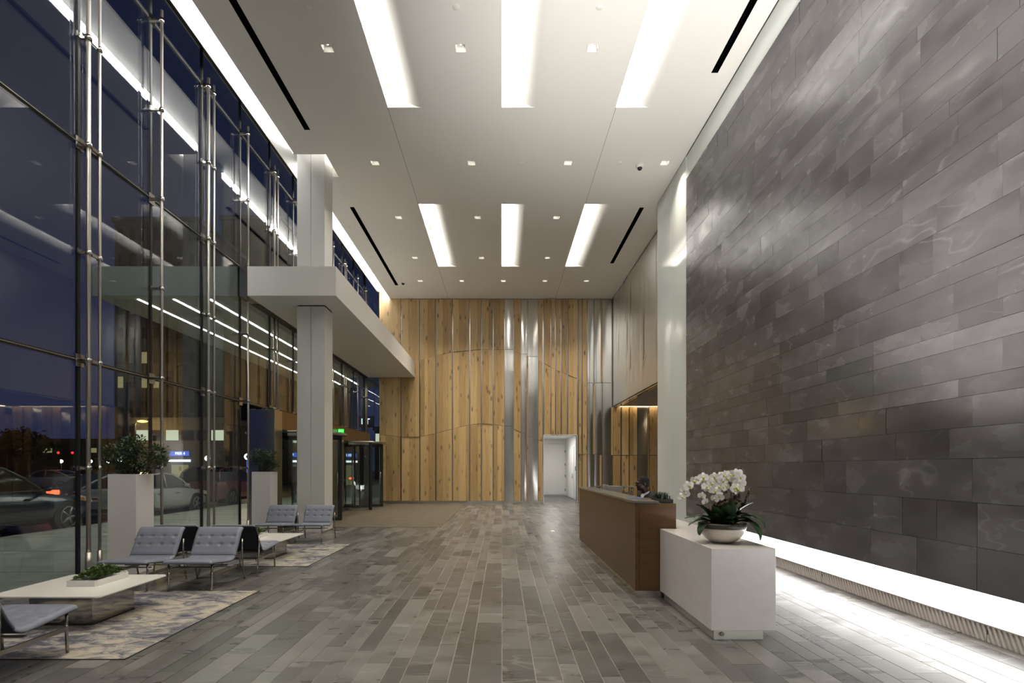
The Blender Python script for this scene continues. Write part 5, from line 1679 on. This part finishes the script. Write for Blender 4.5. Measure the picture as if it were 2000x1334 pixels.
# lit sign on the low shop
sg = thing('shop_sign', (-25.6, 43.9, 2.6), 'lit blue and white sign with lettering on the low shop front', 'sign')
MB().box(-0.75, 0.75, -0.05, 0.05, -0.18, 0.18).build('panel', EM('sign_blue', (0.10, 0.18, 0.9), 1.2, False), sg)
tm = text_mesh('PIER 4', 0.30, 0.01); tm.materials.clear(); tm.materials.append(EM('sign_white', (0.9, 0.95, 1.0), 3.0, False))
link('lettering', tm, sg, (0.10, -0.07, 0), (R(90), 0, 0))
bs_ = MB().box(-26.4, -24.7, 43.8, 43.9, 1.95, 2.12).build('shop_light_bar', EM('bar_white', (1, 1, 0.95), 3.0, False)); tag(bs_, 'bright white light bar under the lit shop sign', 'light bar')
en = MB().box(-26.2, -24.9, 43.85, 43.95, -0.1, 1.7).build('shop_entrance', wlit); tag(en, 'lit entrance glazing of the low shop', 'shop entrance')
sg2 = thing('blue_pylon', (-18.3, 40.0, ZR), 'slim pylon glowing blue with a white ring on top', 'sign')
MB().box(-0.12, 0.12, -0.08, 0.08, 0.0, 2.1).build('post', EM('pylon_blue', (0.02, 0.14, 0.95), 1.6, False), sg2)
rg_ = MB(); rg_.tube([(0.28 * math.cos(2 * PI * i / 20), 0, 2.42 + 0.2 * math.sin(2 * PI * i / 20)) for i in range(21)], 0.06, 6)
rg_.build('ring', EM('pylon_white', (0.85, 0.92, 1.0), 3.0, False), sg2)
sg3 = thing('roof_sign', (-14.3, 58.0, 6.3), 'white lit letters high beyond the revolving doors', 'sign')
tm = text_mesh('ET', 0.85, 0.03); tm.materials.clear(); tm.materials.append(EM('letters_white', (0.9, 0.95, 1.0), 3.0, False))
link('lettering', tm, sg3, (0, 0, 0), (R(90), 0, 0))
MB().box(-0.9, 0.9, 0.05, 0.12, -0.6, 0.6).build('backing', darkc, sg3)
MB().box(-0.12, 0.12, 0.12, 0.3, -6.4, 0.5).build('post', darkc, sg3)

def street_lamp(loc, h, label, armx, em, w):
    t = thing('street_lamp', loc, label, 'street lamp')
    mb = MB(); mb.tube([(0, 0, 0), (0, 0, h - 0.3), (armx * 0.3, 0, h), (armx, 0, h)], [0.09, 0.06, 0.05, 0.04], 8); mb.build('pole', M['black'], t)
    hd_ = MB(); hd_.box(armx - 0.45, armx + 0.45, -0.16, 0.16, h - 0.06, h + 0.08); hd_.build('head', darkc, t, bevel=0.04)
    ln_ = MB(); ln_.ball((armx, -0.05, h - 0.07), (0.42, 0.16, 0.10), 12, 8); ln_.build('lens', em, t)
    d = bpy.data.lights.new('lamp_light', 'POINT'); d.energy = w; d.color = (1, 0.6, 0.22); d.shadow_soft_size = 0.2
    o = bpy.data.objects.new('lamp_light', d); COL.objects.link(o); o.parent = t; o.location = (armx, -0.3, h - 0.3)
orange = EM('sodium_lens', (1.0, 0.50, 0.10), 9.0, False)
street_lamp((-28.1, 42.4, ZR), 5.25, 'tall street lamp with an orange head in front of the grey tower', 0.6, orange, 420)
street_lamp((-47.9, 70.0, ZR), 5.4, 'street lamp with a strong orange glare behind the wide shrub', -0.5, orange, 1200)
street_lamp((-18.6, 42.5, ZR), 5.4, 'orange street lamp beside the slim blue pylon', 0.5, orange, 300)
gm = EM('globe_white', (1.0, 0.95, 0.82), 6.0, False)
for i, (x, y) in enumerate(((-51.0, 64), (-47.6, 64), (-45.5, 64), (-43.0, 62), (-41.4, 63), (-34.5, 50), (-29.5, 43.2), (-23.0, 43.2), (-15.0, 46))):
    t = thing('post_lamp', (x, y, ZR), 'small white globe lamp on a dark post along the street', 'street lamp', 'white globe post lamps')
    MB().tube([(0, 0, 0), (0, 0, 2.2)], 0.05, 6).build('post', M['black'], t)
    MB().ball((0, 0, 2.35), 0.20, 10, 8).build('globe', gm, t)
for (x, y) in ((-44.0, 55), (-42.6, 55)):
    t = thing('traffic_light', (x, y, ZR), 'traffic signal showing red on a dark pole', 'traffic light', 'traffic signals in the street')
    MB().tube([(0, 0, 0), (0, 0, 3.3)], 0.06, 6).build('pole', M['black'], t)
    MB().box(-0.16, 0.16, -0.12, 0.12, 2.5, 3.4).build('housing', M['black'], t)
    MB().ball((0, -0.13, 3.1), 0.12, 8, 6).build('red_lens', EM('signal_red', (1, 0.02, 0.02), 4.0, False), t)
# dark street trees
trl = P('night_leaves', (0.020, 0.026, 0.014), 0.9)
def tree(loc, h, r, seed, label):
    rr = random.Random(seed)
    t = thing('street_tree', loc, label, 'tree', 'dark trees along the street')
    MB().tube([(0, 0, 0), (0.05, 0, h * .5), (0, 0, h * .9)], [0.14, 0.10, 0.04], 7).build('trunk', M['bark'], t)
    fo = MB()
    for k in range(420):
        d = Vector((rr.gauss(0, 1), rr.gauss(0, 1), rr.gauss(0, 1))).normalized() * r * rr.uniform(0.4, 1)
        leaf(fo, Vector((0, 0, h * 0.8)) + Vector((d.x, d.y, d.z * 0.8)), Vector((rr.gauss(0, 1), rr.gauss(0, 1), rr.gauss(0, 1))), Vector((0, 0.2, 1)), 0.45, 0.30)
    f = fo.build('foliage', trl, t); f['kind'] = 'stuff'
for i, (x, y, h, r) in enumerate(((-36, 42, 4.2, 1.6), (-44, 50, 4.6, 1.9), (-52, 58, 5.0, 2.2), (-58, 62, 5.0, 2.3), (-66, 70, 5.4, 2.5))):
    tree((x, y, ZR), h, r, 30 + i, 'dark leafy street tree in front of the long low building')
# pale bollard and planter urn outside the revolving doors
o = MB().lathe([(0.001, 0), (0.10, 0), (0.10, 0.95), (0.07, 1.0), (0.001, 1.0)], (0, 0, 0), 16).build('bollard', M['chrome'], None, (-8.2, 27.5, -0.015))
tag(o, 'steel bollard on the pavement beyond the far revolving door', 'bollard')
